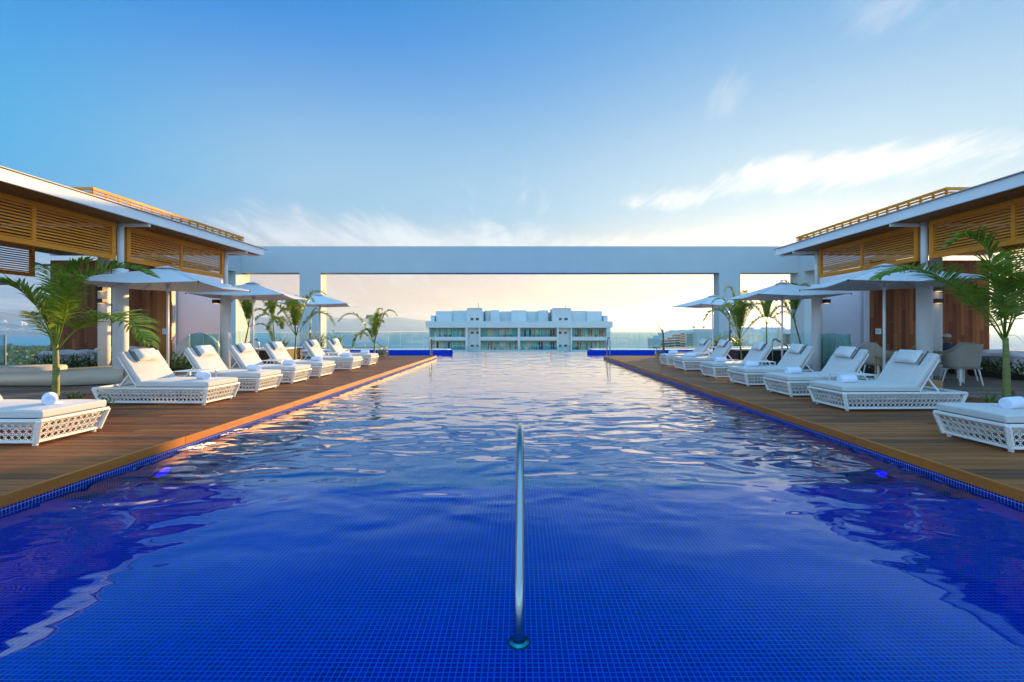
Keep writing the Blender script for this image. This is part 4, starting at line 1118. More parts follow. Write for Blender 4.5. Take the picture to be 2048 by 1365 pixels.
def trunk(t, pts, rads, mat=None):
    bx_, by_ = pts[0][0], pts[0][1]
    MB().lathe([(0.19, 0.0), (0.17, 0.010), (0.10, 0.02)], (bx_, by_, 0.0005), 16).build('planting_hole', M['soil'], t)
    P = []
    for i in range(len(pts) - 1):
        a, c = Vector(pts[i]), Vector(pts[i + 1])
        for k in range(6): P.append((a.lerp(c, k / 6), rads[i] + (rads[i + 1] - rads[i]) * k / 6))
    P.append((Vector(pts[-1]), rads[-1]))
    rad = [r * (1.05 if i % 3 == 0 else 0.985) for i, (_, r) in enumerate(P)]
    return MB().tube([p for p, _ in P], rad, 12).build('trunk', mat or M['trunk'], t, smooth=True)
rp = random.Random(42)
G_P = 'young palms on the pool terrace'
# big palm, near left
Yn = 7.45; base = at(111, 806, Yn)
t = empty('palm_tree', (base[0], base[1], 0), 'large young palm nearest on the left with fronds arching over the cream daybed', 'palm tree', G_P)
cr = at(111, 690, Yn)
trunk(t, [(base[0], Yn, 0), (base[0] + .01, Yn, 0.55), cr], [0.052, 0.043, 0.036])
b = MB()
F = [([(108, 700, 0), (96, 655, -.05), (72, 612, -.12), (38, 580, -.2), (-5, 562, -.3)], .46, 46),
     ([(110, 700, 0), (118, 640, .05), (122, 590, .1), (140, 545, .18), (178, 520, .28)], .40, 42),
     ([(112, 703, 0), (143, 668, -.1), (178, 644, -.22), (222, 637, -.35), (266, 652, -.5), (300, 690, -.6)], .46, 56),
     ([(114, 690, 0), (126, 610, .1), (165, 562, .2), (205, 544, .3), (252, 535, .4), (306, 553, .45)], .40, 50),
     ([(110, 700, 0), (113, 630, .3), (110, 570, .6), (95, 535, 1.0), (80, 530, 1.3)], .36, 36),
     ([(112, 695, 0), (128, 640, -.2), (138, 590, -.45), (142, 560, -.7), (150, 552, -.9)], .32, 34),
     ([(109, 705, 0), (98, 670, .25), (80, 640, .6), (60, 625, .9)], .30, 30)]
for pts, w, n_ in F: frond(b, [at(x, y, Yn + dy) for x, y, dy in pts], w * 1.18, int(n_ * 1.30), rp, 0.5, 0.014, 0.030, 0.25, 0.40)
b.build('crown', M['palm'], t)
# big palm, near right
Yn = 7.3; base = at(2013, 808, Yn)
t = empty('palm_tree', (base[0], base[1], 0), 'large young palm nearest on the right with a dark frond reaching over the umbrella', 'palm tree', G_P)
trunk(t, [(base[0], Yn, 0), (base[0] + .0, Yn, .5), at(2011, 676, Yn)], [0.056, 0.046, 0.036])
b = MB()
F = [([(2006, 680, 0), (1980, 643, -.05), (1953, 613, -.1), (1922, 585, -.2), (1883, 556, -.3), (1838, 540, -.4), (1785, 546, -.5), (1752, 560, -.55)], .40, 62),
     ([(2010, 676, 0), (1998, 620, .05), (1986, 566, .1), (1978, 515, .15), (1962, 487, .2), (1930, 474, .25), (1896, 492, .3)], .44, 52),
     ([(2012, 676, 0), (2028, 640, .1), (2050, 600, .2), (2085, 560, .3), (2130, 540, .4)], .46, 44),
     ([(2010, 676, 0), (2014, 610, .3), (2020, 550, .6), (2030, 500, .9), (2055, 470, 1.2)], .42, 42),
     ([(2012, 676, 0), (2022, 640, -.2), (2034, 590, -.4), (2048, 560, -.7), (2075, 550, -.9)], .40, 38),
     ([(2008, 680, 0), (1994, 650, .4), (1970, 615, .8), (1940, 580, 1.2), (1900, 570, 1.5)], .38, 40),
     ([(2010, 676, 0), (2008, 630, -.25), (2002, 580, -.4), (1992, 545, -.6), (1975, 530, -.8)], .34, 36)]
for pts, w, n_ in F: frond(b, [at(x, y, Yn + dy) for x, y, dy in pts], w * 1.18, int(n_ * 1.35), rp, 0.5, 0.014, 0.031, 0.25, 0.40)
frond(b, [at(2014, 672, Yn), at(2032, 672, Yn), at(2050, 690, Yn - .1)], .01, 4, rp, 0, 0.005, 0.004, .5)
b.build('crown', M['palm'], t)
def young_palm(x, y, h_tr, top_x, specs, label, rad=0.035, seed=1, w=.34, lw=.032, n_=38, dead=False):
    """specs: list of (dx, dz, dy) tips relative to crown base"""
    rq = random.Random(seed)
    t = empty('palm_tree', (x, y, 0), label, 'palm tree', G_P)
    trunk(t, [(x, y, 0), (x + top_x * .4, y, h_tr * .5), (x + top_x, y, h_tr)], [rad, rad * .8, rad * .6])
    c = Vector((x + top_x, y, h_tr)); b = MB()
    specs = list(specs) + [(rq.uniform(-.5, .5), rq.uniform(.95, 1.25), rq.uniform(-.5, .5), .25) for _ in range(3)]
    for dx_, dz_, dy_, pk in specs:       # pk: how high the arch peaks above the tip
        pk *= .6; p1 = c + Vector((dx_ * .24, dy_ * .24, (dz_ + pk) * .52)); p2 = c + Vector((dx_ * .52, dy_ * .52, (dz_ + pk) * .92)); p3 = c + Vector((dx_ * .80, dy_ * .80, dz_ + pk * .75)); p4 = c + Vector((dx_, dy_, dz_))
        frond(b, [c, p1, p2, p3, p4], w * .80, int(n_ * 1.1), rq, 0.6, 0.011, lw * 0.85, 0.24, 0.42)
    b.build('crown', M['palm'], t); return t
young_palm(-7.45, 15.2, 0.95, 0.05, [(0.95, 1.35, .1, .25), (1.35, .35, -.2, .75), (.35, 1.15, .5, .3), (-1.0, .75, -.1, .45), (-.55, 1.1, .5, .2), (-1.1, .2, .3, .7), (.1, .8, -.7, .5)], 'young palm behind the fifth left lounger with fronds over the umbrella tips', seed=3, w=.36)
young_palm(-6.30, 19.9, 0.55, 0.0, [(.95, 1.2, 0.1, .45), (-1.55, .95, 0, .62), (-1.0, -.15, .2, 1.05), (.25, 1.45, .3, .15), (-.45, .2, -.4, .7), (.5, .9, -.4, .2)], 'slender young palm standing alone at the far left end of the deck', seed=5, w=.36, lw=.036, rad=.045)
young_palm(-9.9, 16.4, 1.25, 0.22, [(-.6, .9, 0, .2), (1.1, .05, -.1, .7), (.8, -.55, .1, 1.1), (.3, .9, .4, .3), (-.4, .7, .4, .3)], 'thin leaning palm left of the middle left umbrella pole', seed=6)
young_palm(-9.55, 18.0, 1.5, -0.12, [(.85, .15, .1, .55), (-.9, .1, 0, .6), (.2, .8, .3, .2), (-.5, .6, .4, .2), (.5, -.3, -.3, .7)], 'thin straight palm between the umbrella and the left inner pier', seed=7)
young_palm(7.30, 15.1, 0.85, -0.10, [(-1.15, .55, .1, .75), (.95, .9, .1, .5), (-.35, 1.6, .3, .25), (.45, 1.5, .4, .2), (1.3, .35, -.2, .7), (-.8, .9, -.5, .4), (.1, 1.1, -.6, .4), (-.7, 1.2, .5, .3)], 'bushy young palm before the right inner pier', seed=8, w=.36)
young_palm(9.7, 18.1, 1.35, 0.0, [(-.9, .55, 0, .35), (.95, .5, .1, .4), (-.4, 1.0, .3, .2), (.45, 1.0, .3, .2), (.1, .9, -.5, .3), (1.25, .1, .2, .7)], 'thin backlit palm between the right piers', seed=9)
young_palm(9.75, 15.8, 1.55, -0.35, [(-.85, .35, .1, .55), (.55, 1.0, 0, .3), (-.2, 1.1, .4, .2), (.9, .7, .3, .5), (-.6, .8, -.4, .3)], 'slim leaning palm beside the right outer pier', seed=10)
# bare dead palm stump with one leaning stalk
t = empty('dead_palm', (6.24, 20.0, 0), 'bare dead palm with a single leaning stalk at the far right end of the deck', 'dead palm')
trunk(t, [(6.24, 20, 0), (6.24, 20, .55), (6.22, 20, 1.02)], [.045, .04, .035], M['deadleaf'])
b = MB(); b.tube([(6.22, 20, 1.0), (6.1, 20, 1.2), (5.9, 20, 1.5), (5.72, 20, 1.78)], [.03, .016, .010, .004], 6); b.tube([(6.22, 20, 1.0), (6.16, 20, 1.25), (6.13, 20, 1.42)], [.025, .010, .004], 6); b.tube([(6.22, 20, 1.0), (6.25, 20.05, 1.15)], [.025, .008], 6)
b.build('stalk', M['deadleaf'], t)

# ================================================================== HEDGES AND SMALL PLANTS
def blades(b, c, n, h, spread, w, rnd, lean=0.5):
    for _ in range(n):
        x = c[0] + rnd.uniform(-spread, spread); y = c[1] + rnd.uniform(-spread, spread); hh = h * rnd.uniform(.5, 1.1)
        a = rnd.uniform(0, 2 * math.pi); d = Vector((math.cos(a), math.sin(a), 0)); s = Vector((-d.y, d.x, 0)) * w * .5
        p = [Vector((x, y, c[2])) + d * (lean * hh * u * u) + Vector((0, 0, hh * (u - 0.25 * lean * u ** 3))) for u in (0, .4, .75, 1)]
        ws = (0.5, 1, .7, .05)
        b.add([q for pp, k in zip(p, ws) for q in (pp - s * k, pp + s * k)], [(0, 1, 3, 2), (2, 3, 5, 4), (4, 5, 7, 6)])
def leaves(b, c, rx, ry, rz, n, s, rnd):
    for _ in range(n):
        p = Vector((c[0] + rnd.uniform(-rx, rx), c[1] + rnd.uniform(-ry, ry), c[2] + rnd.uniform(0, rz) * rnd.uniform(.6, 1.15)))
        a = Vector((rnd.uniform(-1, 1), rnd.uniform(-1, 1), rnd.uniform(-.2, 1))).normalized(); u = a.orthogonal().normalized(); w = a.cross(u)
        u = u * s * rnd.uniform(.7, 1.4); w = w * s * .36
        b.add([p - u, p - u * .1 + w, p + u, p - u * .1 - w], [(0, 1, 2, 3)])
rh = random.Random(77)
def hedge(pts, label, h=0.50):
    t = empty('hedge', (pts[0][0], pts[0][1], 0), label, 'hedge', 'dark leafy hedges before the pavilion walls')
    bb = MB(); b2 = MB()
    for (x0, y0), (x1, y1) in zip(pts, pts[1:]):
        L = math.hypot(x1 - x0, y1 - y0); n = int(L / 0.10)
        for i in range(n):
            u = i / n; x = x0 + (x1 - x0) * u; y = y0 + (y1 - y0) * u
            leaves(bb, (x, y + .15, 0.02), .10, .22, h * .82, 46, 0.045, rh)
            if rh.random() < .75: blades(b2, (x, y + .1, h * .25), 4, h * 1.0, .1, .03, rh, .6)
    bb.build('leaves', M['shrub'], t); b2.build('shoots', M['yshrub'], t)
    b = MB()
    for (x0, y0), (x1, y1) in zip(pts, pts[1:]): b.bar((x0, y0 + .15, .05), (x1, y1 + .15, .05), .45, .10)
    b.build('soil_bed', M['soil'], t)
hedge([(-13.0, 12.2), (-11.4, 12.5), (-10.75, 12.5)], 'dark hedge behind the cream daybed on the left')
hedge([(-10.5, 12.5), (-9.4, 12.7), (-8.95, 12.7)], 'dark hedge left of the second left column, before the canopy bed', .56)
hedge([(9.05, 12.5), (9.9, 12.35), (10.45, 12.2)], 'dark hedge behind the right dining table, left of the column', .52)
hedge([(11.85, 12.3), (11.65, 11.3), (11.85, 10.3), (12.3, 9.3)], 'dark hedge curving along the right terrace behind the dining chairs', .50)
def small_plant(x, y, h, label, m='yshrub', n=26, s=.03, tall=False):
    t = empty('small_plant', (x, y, 0), label, 'plant', 'small plants on the terrace')
    b = MB(); leaves(b, (x, y, 0.01), h * .45, h * .45, h * .75, n * 2, s, rh); blades(b, (x, y, 0), n // 2, h, h * .15, .02, rh, .9)
    b.build('leaves', M[m], t); MB().lathe([(h * .3, 0.0), (h * .22, 0.012)], (x, y, 0.001), 10).build('soil', M['soil'], t)
small_plant(-5.95, 6.55, .30, 'small green plant beyond the foot of the nearest left lounger')
small_plant(-7.15, 7.4, .22, 'small green plant beside the nearest left palm trunk')
small_plant(7.35, 7.2, .20, 'small green plant beside the nearest right palm trunk')
small_plant(6.2, 6.05, .40, 'small green sprig beyond the nearest right lounger', n=10)
small_plant(8.4, 7.9, .16, 'low green plant right of the nearest right palm')
small_plant(-5.85, 19.6, .52, 'leafy plant under the rail at the far left deck corner', n=50, s=.05)
small_plant(5.95, 19.6, .30, 'low yellowish plant at the far right deck corner', n=46, s=.045)
small_plant(6.35, 19.0, .22, 'low plant at the foot of the dead palm', n=26)
for (x, y, h, lb) in ((-9.6, 21.8, 1.1, 'tall grassy shrub by the left inner pier'), (-8.9, 22.2, 1.2, 'spiky shrub right of the shower on the left'), (9.2, 21.5, 1.0, 'tall leafy shrub by the right inner pier'), (10.3, 21.8, 1.1, 'yellowish shrub right of the shower on the right'), (-9.9, 19.0, .9, 'spiky shrub in the left timber planter')):
    t = empty('shrub', (x, y, 0), lb, 'shrub', 'tall shrubs by the piers'); b = MB()
    leaves(b, (x, y, .05), .28, .28, h * .8, 190, .055, rh); b.build('leaves', M['yshrub'] if x > 0 else M['shrub'], t)
    b = MB(); blades(b, (x, y, .1), 46, h, .15, .035, rh, .8); b.build('blades', M['palm'], t)

# ================================================================== METALWORK
def rail_tube(name, pts, r, label, cat, group=None, flange=()):
    t = empty(name, (pts[0][0], pts[0][1], min(p[2] for p in pts)), label, cat, group)
    P = [Vector(p) for p in pts]; Q = [P[0]] + P + [P[-1]]; C = []
    for i in range(1, len(Q) - 2):
        for k in range(8):
            u = k / 8; p0, p1, p2, p3 = Q[i - 1], Q[i], Q[i + 1], Q[i + 2]
            C.append(0.5 * ((2 * p1) + (-p0 + p2) * u + (2 * p0 - 5 * p1 + 4 * p2 - p3) * u ** 2 + (-p0 + 3 * p1 - 3 * p2 + p3) * u ** 3))
    C.append(P[-1]); MB().tube(C, r, 20).build('rail', M['steel'], t, smooth=True)
    for x, y, z in flange:
        MB().lathe([(0.05, 0.0), (0.05, 0.004), (0.044, 0.010), (0.026, 0.016), (0.024, 0.05)], (x, y, z), 28).build('flange', M['steel'], t, smooth=False, bevel=.0015)
    return t
zs_ = WZ - 0.10
rail_tube('pool_handrail', [(-0.005, 2.0, zs_), (-0.005, 1.995, -0.16), (-0.004, 2.01, 0.0), (-0.002, 2.12, 0.15), (0, 2.30, 0.31), (0.0, 2.46, 0.44), (0, 2.62, 0.54), (0, 2.80, 0.582), (0, 2.98, 0.54), (0, 3.25, 0.30), (0, 3.75, -0.22), (0, 3.80, -0.62)], 0.0215, 'curved steel handrail rising out of the shallow water in the foreground', 'handrail', None, [(-0.005, 2.0, zs_ + .001)])
for sg in (-1, 1):
    sd_ = 'left' if sg < 0 else 'right'
    x = sg * 3.93
    rail_tube('ladder_rail', [(x, 20.1, 0), (x, 20.08, .45), (x, 20.10, .72), (x + .0, 20.22, .82), (x - .02, 20.42, .74), (x - .03, 20.62, .35), (x - .03, 20.7, -.3)], .022, 'steel ladder rail on the far corner of the %s deck' % sd_, 'handrail', 'steel ladder rails')
    x = sg * 5.88
    rail_tube('ladder_rail', [(sg * 6.28, 20.2, .60), (sg * 6.18, 20.2, .52), (sg * 5.98, 20.2, .38), (sg * 5.86, 20.2, .26), (sg * 5.84, 20.2, 0)] if sg < 0 else [(6.32, 20.2, 0), (6.33, 20.2, .45), (6.26, 20.2, .53), (6.1, 20.2, .42), (5.98, 20.2, .25), (5.92, 20.2, 0)], .02, 'bent steel rail beside the plants at the far %s end of the deck' % sd_, 'handrail', 'steel ladder rails')
    # outdoor shower
    x = sg * 9.12; y = 20.0
    t = empty('outdoor_shower', (x, y, 0), 'curved steel outdoor shower %s of the pool' % sd_, 'shower', 'outdoor showers')
    b = MB(); P = [(x, y, 0), (x, y, 1.5)] + [(x - sg * .42 * (1 - math.cos(a)), y, 1.62 + .52 * math.sin(a)) for a in [R(q) for q in range(0, 81, 8)]]
    b.tube(P, .035, 14); b.build('pipe', M['steel'], t, smooth=True)
    e = P[-1]; MB().lathe([(.09, -.03), (.10, 0.0), (.03, .02)], (e[0] - sg * .05, y, e[2] - .03), 16).build('shower_head', M['steel'], t)
    b = MB().box(x - .05, x + .05, y - .06, y - .035, 1.0, 1.14); b.build('valve', M['steel'], t)
    # hot tub with its rails
    xa, xb = (7.25, 9.5) if sg > 0 else (-9.35, -8.2)
    t = empty('hot_tub', ((xa + xb) / 2, 16, 0), 'dark wicker sided hot tub behind the %s loungers' % sd_, 'hot tub', 'hot tubs')
    b = MB(); b.box(xa, xb, 15.3, 17.3, 0, .47); b.build('side', M['tub'], t)
    b = MB(); b.box(xa - .03, xb + .03, 15.27, 15.5, .471, .52); b.box(xa - .03, xb + .03, 17.1, 17.33, .471, .52); b.box(xa - .03, xa + .2, 15.501, 17.099, .471, .519); b.box(xb - .2, xb + .03, 15.501, 17.099, .471, .519)
    b.build('rim', M['white'], t, bevel=.01)
    MB().box(xa + .201, xb - .201, 15.501, 17.099, .472, .50).build('water_surface', M['glass_edge'], t)
    xr = sg * 8.55 if sg < 0 else 8.25
    s2 = sg
    rail_tube('tub_rail', [(xr + s2 * .02, 15.05, 0), (xr + s2 * .0, 15.05, .6), (xr + s2 * .03, 15.05, .80), (xr + s2 * .13, 15.07, .84), (xr + s2 * .32, 15.15, .76), (xr + s2 * .60, 15.25, .62), (xr + s2 * .64, 15.28, .52)], .025, 'bent steel rail beside the %s hot tub' % sd_, 'handrail', 'steel rails by the hot tubs')

# ================================================================== BEDS, PLANTERS
def daybed(x0, x1, y0, y1, h, label, cover='white'):
    t = empty('daybed', ((x0 + x1) / 2, (y0 + y1) / 2, 0), label, 'daybed', 'white daybeds')
    MB().box(x0, x1, y0, y1, 0.03, h * .55).build('base', M['paint'], t, bevel=.03)
    nx, ny = 22, 10; b = MB(); vs = []
    for i in range(nx + 1):
        for j in range(ny + 1):
            u, v = i / nx, j / ny; e = min(u, 1 - u, v, 1 - v)
            z = h * (.80 + .2 * min(1, e * 7) ** .5) + .018 * math.sin(u * 17 + v * 5) * min(1, e * 6) + .012 * math.sin(v * 19 - u * 9)
            vs.append((x0 + (x1 - x0) * u, y0 + (y1 - y0) * v, z))
    fs = [(i * (ny + 1) + j, (i + 1) * (ny + 1) + j, (i + 1) * (ny + 1) + j + 1, i * (ny + 1) + j + 1) for i in range(nx) for j in range(ny)]
    b.add(vs, fs); n0 = len(vs)
    ring = [i * (ny + 1) for i in range(nx + 1)] + [nx * (ny + 1) + j for j in range(1, ny + 1)] + [i * (ny + 1) + ny for i in range(nx - 1, -1, -1)] + [j for j in range(ny - 1, 0, -1)]
    low = [(vs[k][0], vs[k][1], h * .5) for k in ring]; b.v += low
    for a in range(len(ring)):
        c = (a + 1) % len(ring); b.f.append((ring[a], ring[c], n0 + c, n0 + a))
    b.build('mattress', M['towel'], t, smooth=True)
daybed(-13.6, -12.15, 12.9, 13.7, .56, 'white daybed at the far left before the timber wall')
daybed(-12.1, -10.9, 12.95, 13.7, .66, 'white daybed with raised cover behind the left hedge')
daybed(12.0, 13.9, 11.2, 13.2, .60, 'white covered daybed beyond the right dining chairs')
daybed(13.2, 15.4, 8.4, 10.6, .52, 'white covered daybed at the outer right edge of the terrace')
daybed(6.9, 8.9, 17.5, 18.8, .34, 'low white daybed behind the sixth right lounger')
daybed(-9.2, -7.4, 18.9, 20.0, .32, 'low white daybed behind the sixth left lounger')
# cream sculpted daybed, near left
t = empty('sculpted_daybed', (-10.2, 9.9, 0), 'long cream sculpted daybed with a round white cushion on the far left', 'daybed')
b = MB(); nx = 40; sec = []
for i in range(nx + 1):
    u = i / nx; x = -12.6 + 4.15 * u
    xx = x + 12.6
    h = 0.22 + 0.14 * math.cos(xx / 3.2 * 2 * math.pi - 0.4) * 1.0 if x < -9.1 else 0.355
    h = 0.300 - 0.035 * math.cos((x + 10.85) / 1.75 * math.pi) if -12.6 < x < -9.1 else 0.36
    y0 = 9.35 + 0.0 * u + (0.45 * max(0, (x + 9.4)) if x > -9.4 else 0); y1 = 11.0
    prof = [(y0 + .10, 0.02), (y0 + .02, 0.08), (y0, h * .55), (y0 + .05, h * .88), (y0 + .16, h), (y1 - .1, h), (y1, h * .8), (y1, 0.02)]
    sec.append([(x, y, z) for y, z in prof])
m = len(sec[0]); vs = [p for s in sec for p in s]
fs = [(i * m + k, i * m + k + 1, (i + 1) * m + k + 1, (i + 1) * m + k) for i in range(nx) for k in range(m - 1)] + [tuple(range(m)), tuple(nx * m + k for k in range(m - 1, -1, -1))]
b.add(vs, fs).build('shell', M['cream'], t, smooth=True)
b = MB(); b.lathe([(0.50, 0.25), (0.54, 0.27), (0.545, 0.345), (0.53, 0.375), (0.3, 0.392), (0.02, 0.398)], (-10.62, 10.02, 0), 48); b.build('round_cushion', M['cushion'], t, smooth=True)
# canopy beds behind the tinted screens
for sg in (-1, 1):
    c = Vector((sg * (9.78 if sg < 0 else 9.52), 13.95, 0)); t = empty('canopy_bed', (c.x, c.y, 0), 'round white canopy bed behind the %s tinted glass screen' % ('left' if sg < 0 else 'right'), 'canopy bed', 'round white canopy beds')
    b = MB(); nu, nv_ = 20, 12; vs = []
    for i in range(nu + 1):
        for j in range(nv_ + 1):
            a = math.pi * (0.02 + 1.12 * i / nu) ; e = (math.pi / 2) * j / nv_
            r = 0.78; px_ = math.cos(a) * math.cos(e) * r; py_ = math.sin(a) * math.cos(e) * r * .8; pz = math.sin(e) * 1.04
            vs.append((c.x + sg * -px_ * 1.05, c.y - py_ * .72 + .1, .03 + pz * (1 - .0 * px_)))
    fs = [(i * (nv_ + 1) + j, (i + 1) * (nv_ + 1) + j, (i + 1) * (nv_ + 1) + j + 1, i * (nv_ + 1) + j + 1) for i in range(nu) for j in range(nv_)]
    o = b.add(vs, fs).build('canopy', M['canvas'], t, smooth=True); q = o.modifiers.new('solid', 'SOLIDIFY'); q.thickness = .01
    b = MB()
    for i in range(2, nu, 4): b.tube([tuple(Vector(vs[i * (nv_ + 1) + j]) * 1.0 + Vector((0, -.012, .005))) for j in range(nv_ + 1)], .009, 6)
    b.build('hoop', M['paint'], o, smooth=True)
    MB().lathe([(.66, .05), (.70, .12), (.70, .30), (.6, .34), (.05, .35)], (c.x, c.y + .1, 0), 32).build('mattress', M['cushion'], t, smooth=True)
# timber planter boxes on the left
for i, x in enumerate((-9.62, -9.16)):
    t = empty('planter_box', (x, 18.5, 0), 'small timber planter box, the %s of the pair behind the left loungers' % ('left one' if i == 0 else 'right one'), 'planter', 'timber planter boxes')
    b = MB(); b.box(x - .19, x + .19, 18.3, 18.34, 0.03, .42); b.box(x - .19, x + .19, 18.66, 18.7, 0.03, .42); b.box(x - .19, x - .15, 18.341, 18.659, .03, .42); b.box(x + .15, x + .19, 18.341, 18.659, .03, .42)
    b.build('box', M['planter'], t, bevel=.006); MB().box(x - .149, x + .149, 18.342, 18.658, .05, .38).build('soil', M['soil'], t)

# ================================================================== DINING SET (right)
t = empty('dining_table', (9.32, 10.75, 0), 'white dining table with timber top behind the right column', 'table')
MB().box(8.78, 9.92, 10.2, 11.25, .635, .662).build('table_top', M['planter'], t, bevel=.004)
MB().box(8.77, 9.93, 10.19, 11.26, .585, .634).build('apron', M['paint'], t, bevel=.004)
for x in (8.85, 9.85):
    for y in (10.27, 11.18): MB().bar((x, y, 0), (x, y, .585), .055, .055).build('leg', M['paint'], t)
def chair():
    """faces local +y; origin on the floor under the seat"""
    t = empty('dining_chair', (0, 0, 0), 'dining chair', 'chair')
    nu, nv_ = 14, 8; vs = []
    w = .25
    for i in range(nu + 1):           # wrap-round woven shell: arms and back
        a = math.pi * (i / nu); u = abs(i / nu - .5) * 2
        top = .87 - .24 * max(0, (u - .42) / .58) ** 1.3
        for j in range(nv_ + 1):
            v = j / nv_; z = .36 + (top - .36) * v; fl = 1 + .16 * v
            x = -math.cos(a) * w * (abs(math.cos(a)) ** -.35 if abs(math.cos(a)) > .05 else 1) * fl; x = max(-w * 1.16, min(w * 1.16, x))
            y = -.22 * math.sin(a) ** .55 * (1 + .25 * v) + .16 * (u ** 6) if 0 < a < math.pi else .16
            vs.append((x, y, z))
    fs = [(i * (nv_ + 1) + j, (i + 1) * (nv_ + 1) + j, (i + 1) * (nv_ + 1) + j + 1, i * (nv_ + 1) + j + 1) for i in range(nu) for j in range(nv_)]
    o = MB().add(vs, fs).build('backrest', M['chairweave'], t, smooth=True); q = o.modifiers.new('solid', 'SOLIDIFY'); q.thickness = .022
    MB().box(-.24, .24, -.20, .22, .34, .375).build('seat', M['chairweave'], t, bevel=.012)
    MB().box(-.21, .21, -.16, .20, .376, .43).build('cushion', M['cushion'], t, bevel=.02)
    for sx in (-1, 1):
        for sy in (-1, 1): MB().tube([(sx * .19, sy * .16, .34), (sx * .24, sy * .21, 0.0)], [.018, .012], 8).build('leg', M['paint'], t)
    return t
pc = chair()
place(pc, True, (9.42, 9.80, 0), R(0), 'beige woven dining chair with its back to the pool, between column and table', 'beige woven dining chairs')
place(pc, False, (10.22, 10.72, 0), R(90), 'beige woven dining chair at the right end of the table', 'beige woven dining chairs')
place(pc, False, (8.38, 10.75, 0), R(-90), 'beige woven dining chair left of the column, facing the table', 'beige woven dining chairs')
place(pc, False, (11.22, 12.25, 0), R(180), 'beige woven chair under the seated person behind the right column', 'beige woven dining chairs')
t = empty('console_table', (8.3, 10.3, 0), 'narrow timber table with steel frame left of the right column', 'table')
MB().box(7.98, 8.62, 10.12, 10.42, .555, .585).build('table_top', M['planter'], t)
for x in (8.02, 8.56):
    b = MB(); b.box(x, x + .035, 10.14, 10.175, 0, .554); b.box(x, x + .035, 10.37, 10.405, 0, .554); b.build('leg_frame', M['planter'] if x < 8.3 else M['steel'], t)
t = empty('wooden_stool', (8.12, 9.0, 0), 'round timber drum stool behind the second right lounger', 'stool')
MB().lathe([(.105, 0), (.118, .04), (.118, .15), (.105, .19), (.04, .195)], (8.12, 9.0, 0), 24).build('seat', M['planter'], t, smooth=True)
t = empty('table_lantern', (8.92, 10.4, .665), 'small brown square lantern tipped on the dining table beside the column', 'lantern')
b = MB(); b.box(-.055, .055, -.05, .05, -.05, .05); b.xf(Matrix.Translation((8.90, 10.35, .755)) @ Matrix.Rotation(R(45), 4, 'Y')); b.build('shade', M['planter'], t, bevel=.008)
MB().lathe([(.04, .663), (.035, .68), (.012, .69), (.01, .72)], (8.90, 10.35, 0), 12).build('base', M['dark'], t)

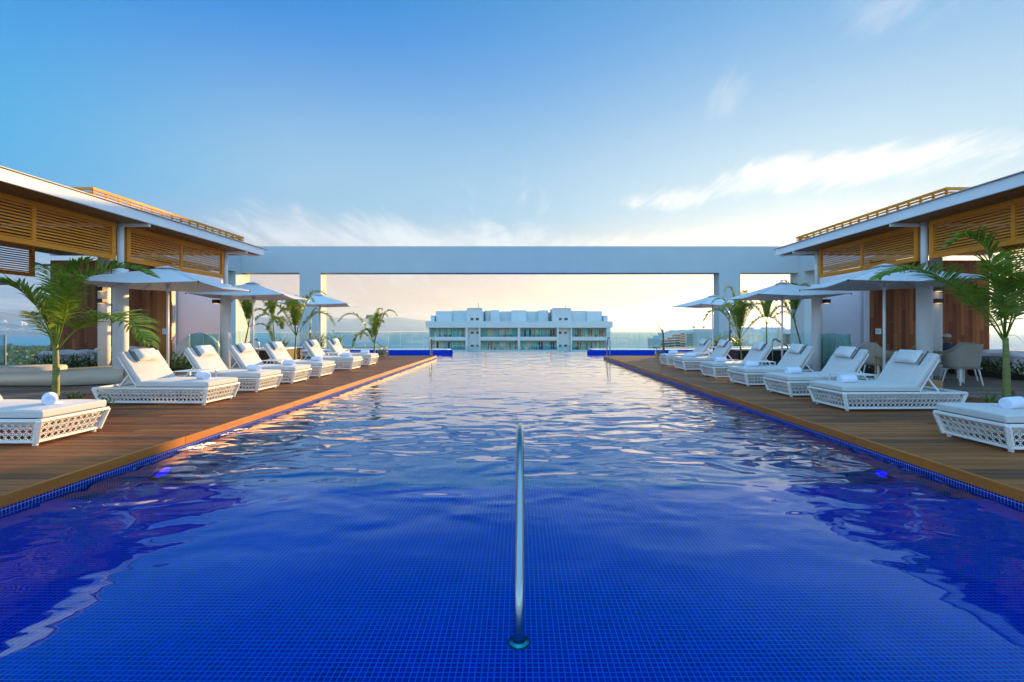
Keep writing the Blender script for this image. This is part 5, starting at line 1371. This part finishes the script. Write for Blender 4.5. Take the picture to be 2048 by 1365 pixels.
# ================================================================== SEATED PERSON (mostly hidden behind column and chair)
def person():
    o0 = Vector((11.22, 12.10, -0.05))
    J = {'pelvis': (0, 0, .50), 'waist': (0, .02, .62), 'chest': (0, .03, .76), 'neck': (0, .02, .88), 'headb': (0.005, .0, .93), 'headm': (.012, -.01, 1.0), 'headt': (.008, 0, 1.05),
         'shl': (-.15, .03, .82), 'ell': (-.20, -.05, .64), 'wrl': (-.14, -.24, .66), 'hal': (-.11, -.30, .665),
         'shr': (.15, .03, .82), 'elr': (.20, -.05, .64), 'wrr': (.14, -.24, .66), 'har': (.11, -.30, .665),
         'hpl': (-.08, -.02, .47), 'knl': (-.11, -.38, .46), 'anl': (-.11, -.40, .08), 'tol': (-.11, -.53, .035),
         'hpr': (.08, -.02, .47), 'knr': (.11, -.38, .46), 'anr': (.11, -.40, .08), 'tor': (.11, -.53, .035)}
    Rd = {'pelvis': .13, 'waist': .115, 'chest': .13, 'neck': .045, 'headb': .058, 'headm': .078, 'headt': .066, 'shl': .055, 'ell': .038, 'wrl': .025, 'hal': .028, 'shr': .055, 'elr': .038, 'wrr': .025, 'har': .028,
          'hpl': .08, 'knl': .055, 'anl': .035, 'tol': .028, 'hpr': .08, 'knr': .055, 'anr': .035, 'tor': .028}
    E = [('pelvis', 'waist'), ('waist', 'chest'), ('chest', 'neck'), ('neck', 'headb'), ('headb', 'headm'), ('headm', 'headt'), ('chest', 'shl'), ('shl', 'ell'), ('ell', 'wrl'), ('wrl', 'hal'), ('chest', 'shr'), ('shr', 'elr'), ('elr', 'wrr'), ('wrr', 'har'),
         ('pelvis', 'hpl'), ('hpl', 'knl'), ('knl', 'anl'), ('anl', 'tol'), ('pelvis', 'hpr'), ('hpr', 'knr'), ('knr', 'anr'), ('anr', 'tor')]
    # fingers
    for s, h, w in (('l', 'hal', 'wrl'), ('r', 'har', 'wrr')):
        c = Vector(J[h])
        for q in range(4):
            n1, n2 = 'f%s%da' % (s, q), 'f%s%db' % (s, q); ox = (q - 1.5) * .016
            J[n1] = (c.x + ox, c.y - .035, c.z - .002); J[n2] = (c.x + ox * 1.1, c.y - .06 + abs(q - 1.5) * .006, c.z - .014); Rd[n1] = .0085; Rd[n2] = .0070; E += [(h, n1), (n1, n2)]
        n1 = 'th' + s; J[n1] = (c.x + (.04 if s == 'l' else -.04), c.y - .01, c.z); Rd[n1] = .009; E.append((h, n1))
    names = list(J); me = bpy.data.meshes.new('person')
    me.from_pydata([tuple(Vector(J[k])) for k in names], [(names.index(a), names.index(c)) for a, c in E], [])
    o = bpy.data.objects.new('person', me); COL.objects.link(o); o.location = o0
    sk = o.modifiers.new('skin', 'SKIN'); me.skin_vertices.new() if not me.skin_vertices else None
    for i, k in enumerate(names):
        sv = me.skin_vertices[0].data[i]; sv.radius = (Rd[k], Rd[k] * (.8 if k in ('chest', 'waist', 'pelvis') else 1)); sv.use_root = (k == 'pelvis')
    q = o.modifiers.new('sub', 'SUBSURF'); q.levels = 1; q.render_levels = 2
    me.materials.append(M['skin'])
    tag(o, 'seated person in a cream peaked cap, half hidden by the right column', 'person')
    L = o0
    def ch(b, nm, m, **k):
        x = b.build(nm, m, None, **k); x.parent = o; return x
    b = MB(); b.lathe([(.125, .50), (.135, .60), (.14, .72), (.145, .80), (.10, .86), (.055, .885)], (0, .025, 0), 20, 1.05, .85, cap=False); b.tube([(-.13, .03, .82), (-.20, -.04, .68)], [.068, .055], 10); b.tube([(.13, .03, .82), (.20, -.04, .68)], [.068, .055], 10)
    ch(b, 'shirt', M['shirt'], smooth=True)
    b = MB(); b.lathe([(.088, 1.02), (.090, 1.045), (.078, 1.085), (.045, 1.108), (.005, 1.115)], (.008, .0, 0), 20); b.add([(.05, -.06, 1.025), (.085, -.02, 1.03), (.085, .03, 1.03), (.15, .02, 1.018), (.155, -.03, 1.015), (.13, -.075, 1.015)], [(0, 1, 2, 3, 4, 5)])
    x = ch(b, 'cap', M['cap'], smooth=True)
    b = MB(); b.tube([(-.075, .0, 1.02), (-.06, .065, 1.0), (.02, .08, .99), (.07, .05, 1.0)], .022, 8); ch(b, 'hair', M['dark'], smooth=True)
    b = MB(); b.tube([(.075, -.05, .985), (.098, -.062, .965), (.085, -.055, .955)], [.008, .012, .008], 8); ch(b, 'nose', M['skin'], smooth=True)
    b = MB().box(.07, .088, -.062, -.035, .935, .940); ch(b, 'mouth', M['deadleaf'])
    for yy in (-.078, -.028):
        b = MB(); b.lathe([(.001, -.007), (.007, 0), (.001, .007)], (.078 if yy > -.05 else .055, yy, .99), 8); ch(b, 'eye', M['dark'], smooth=True)
person()
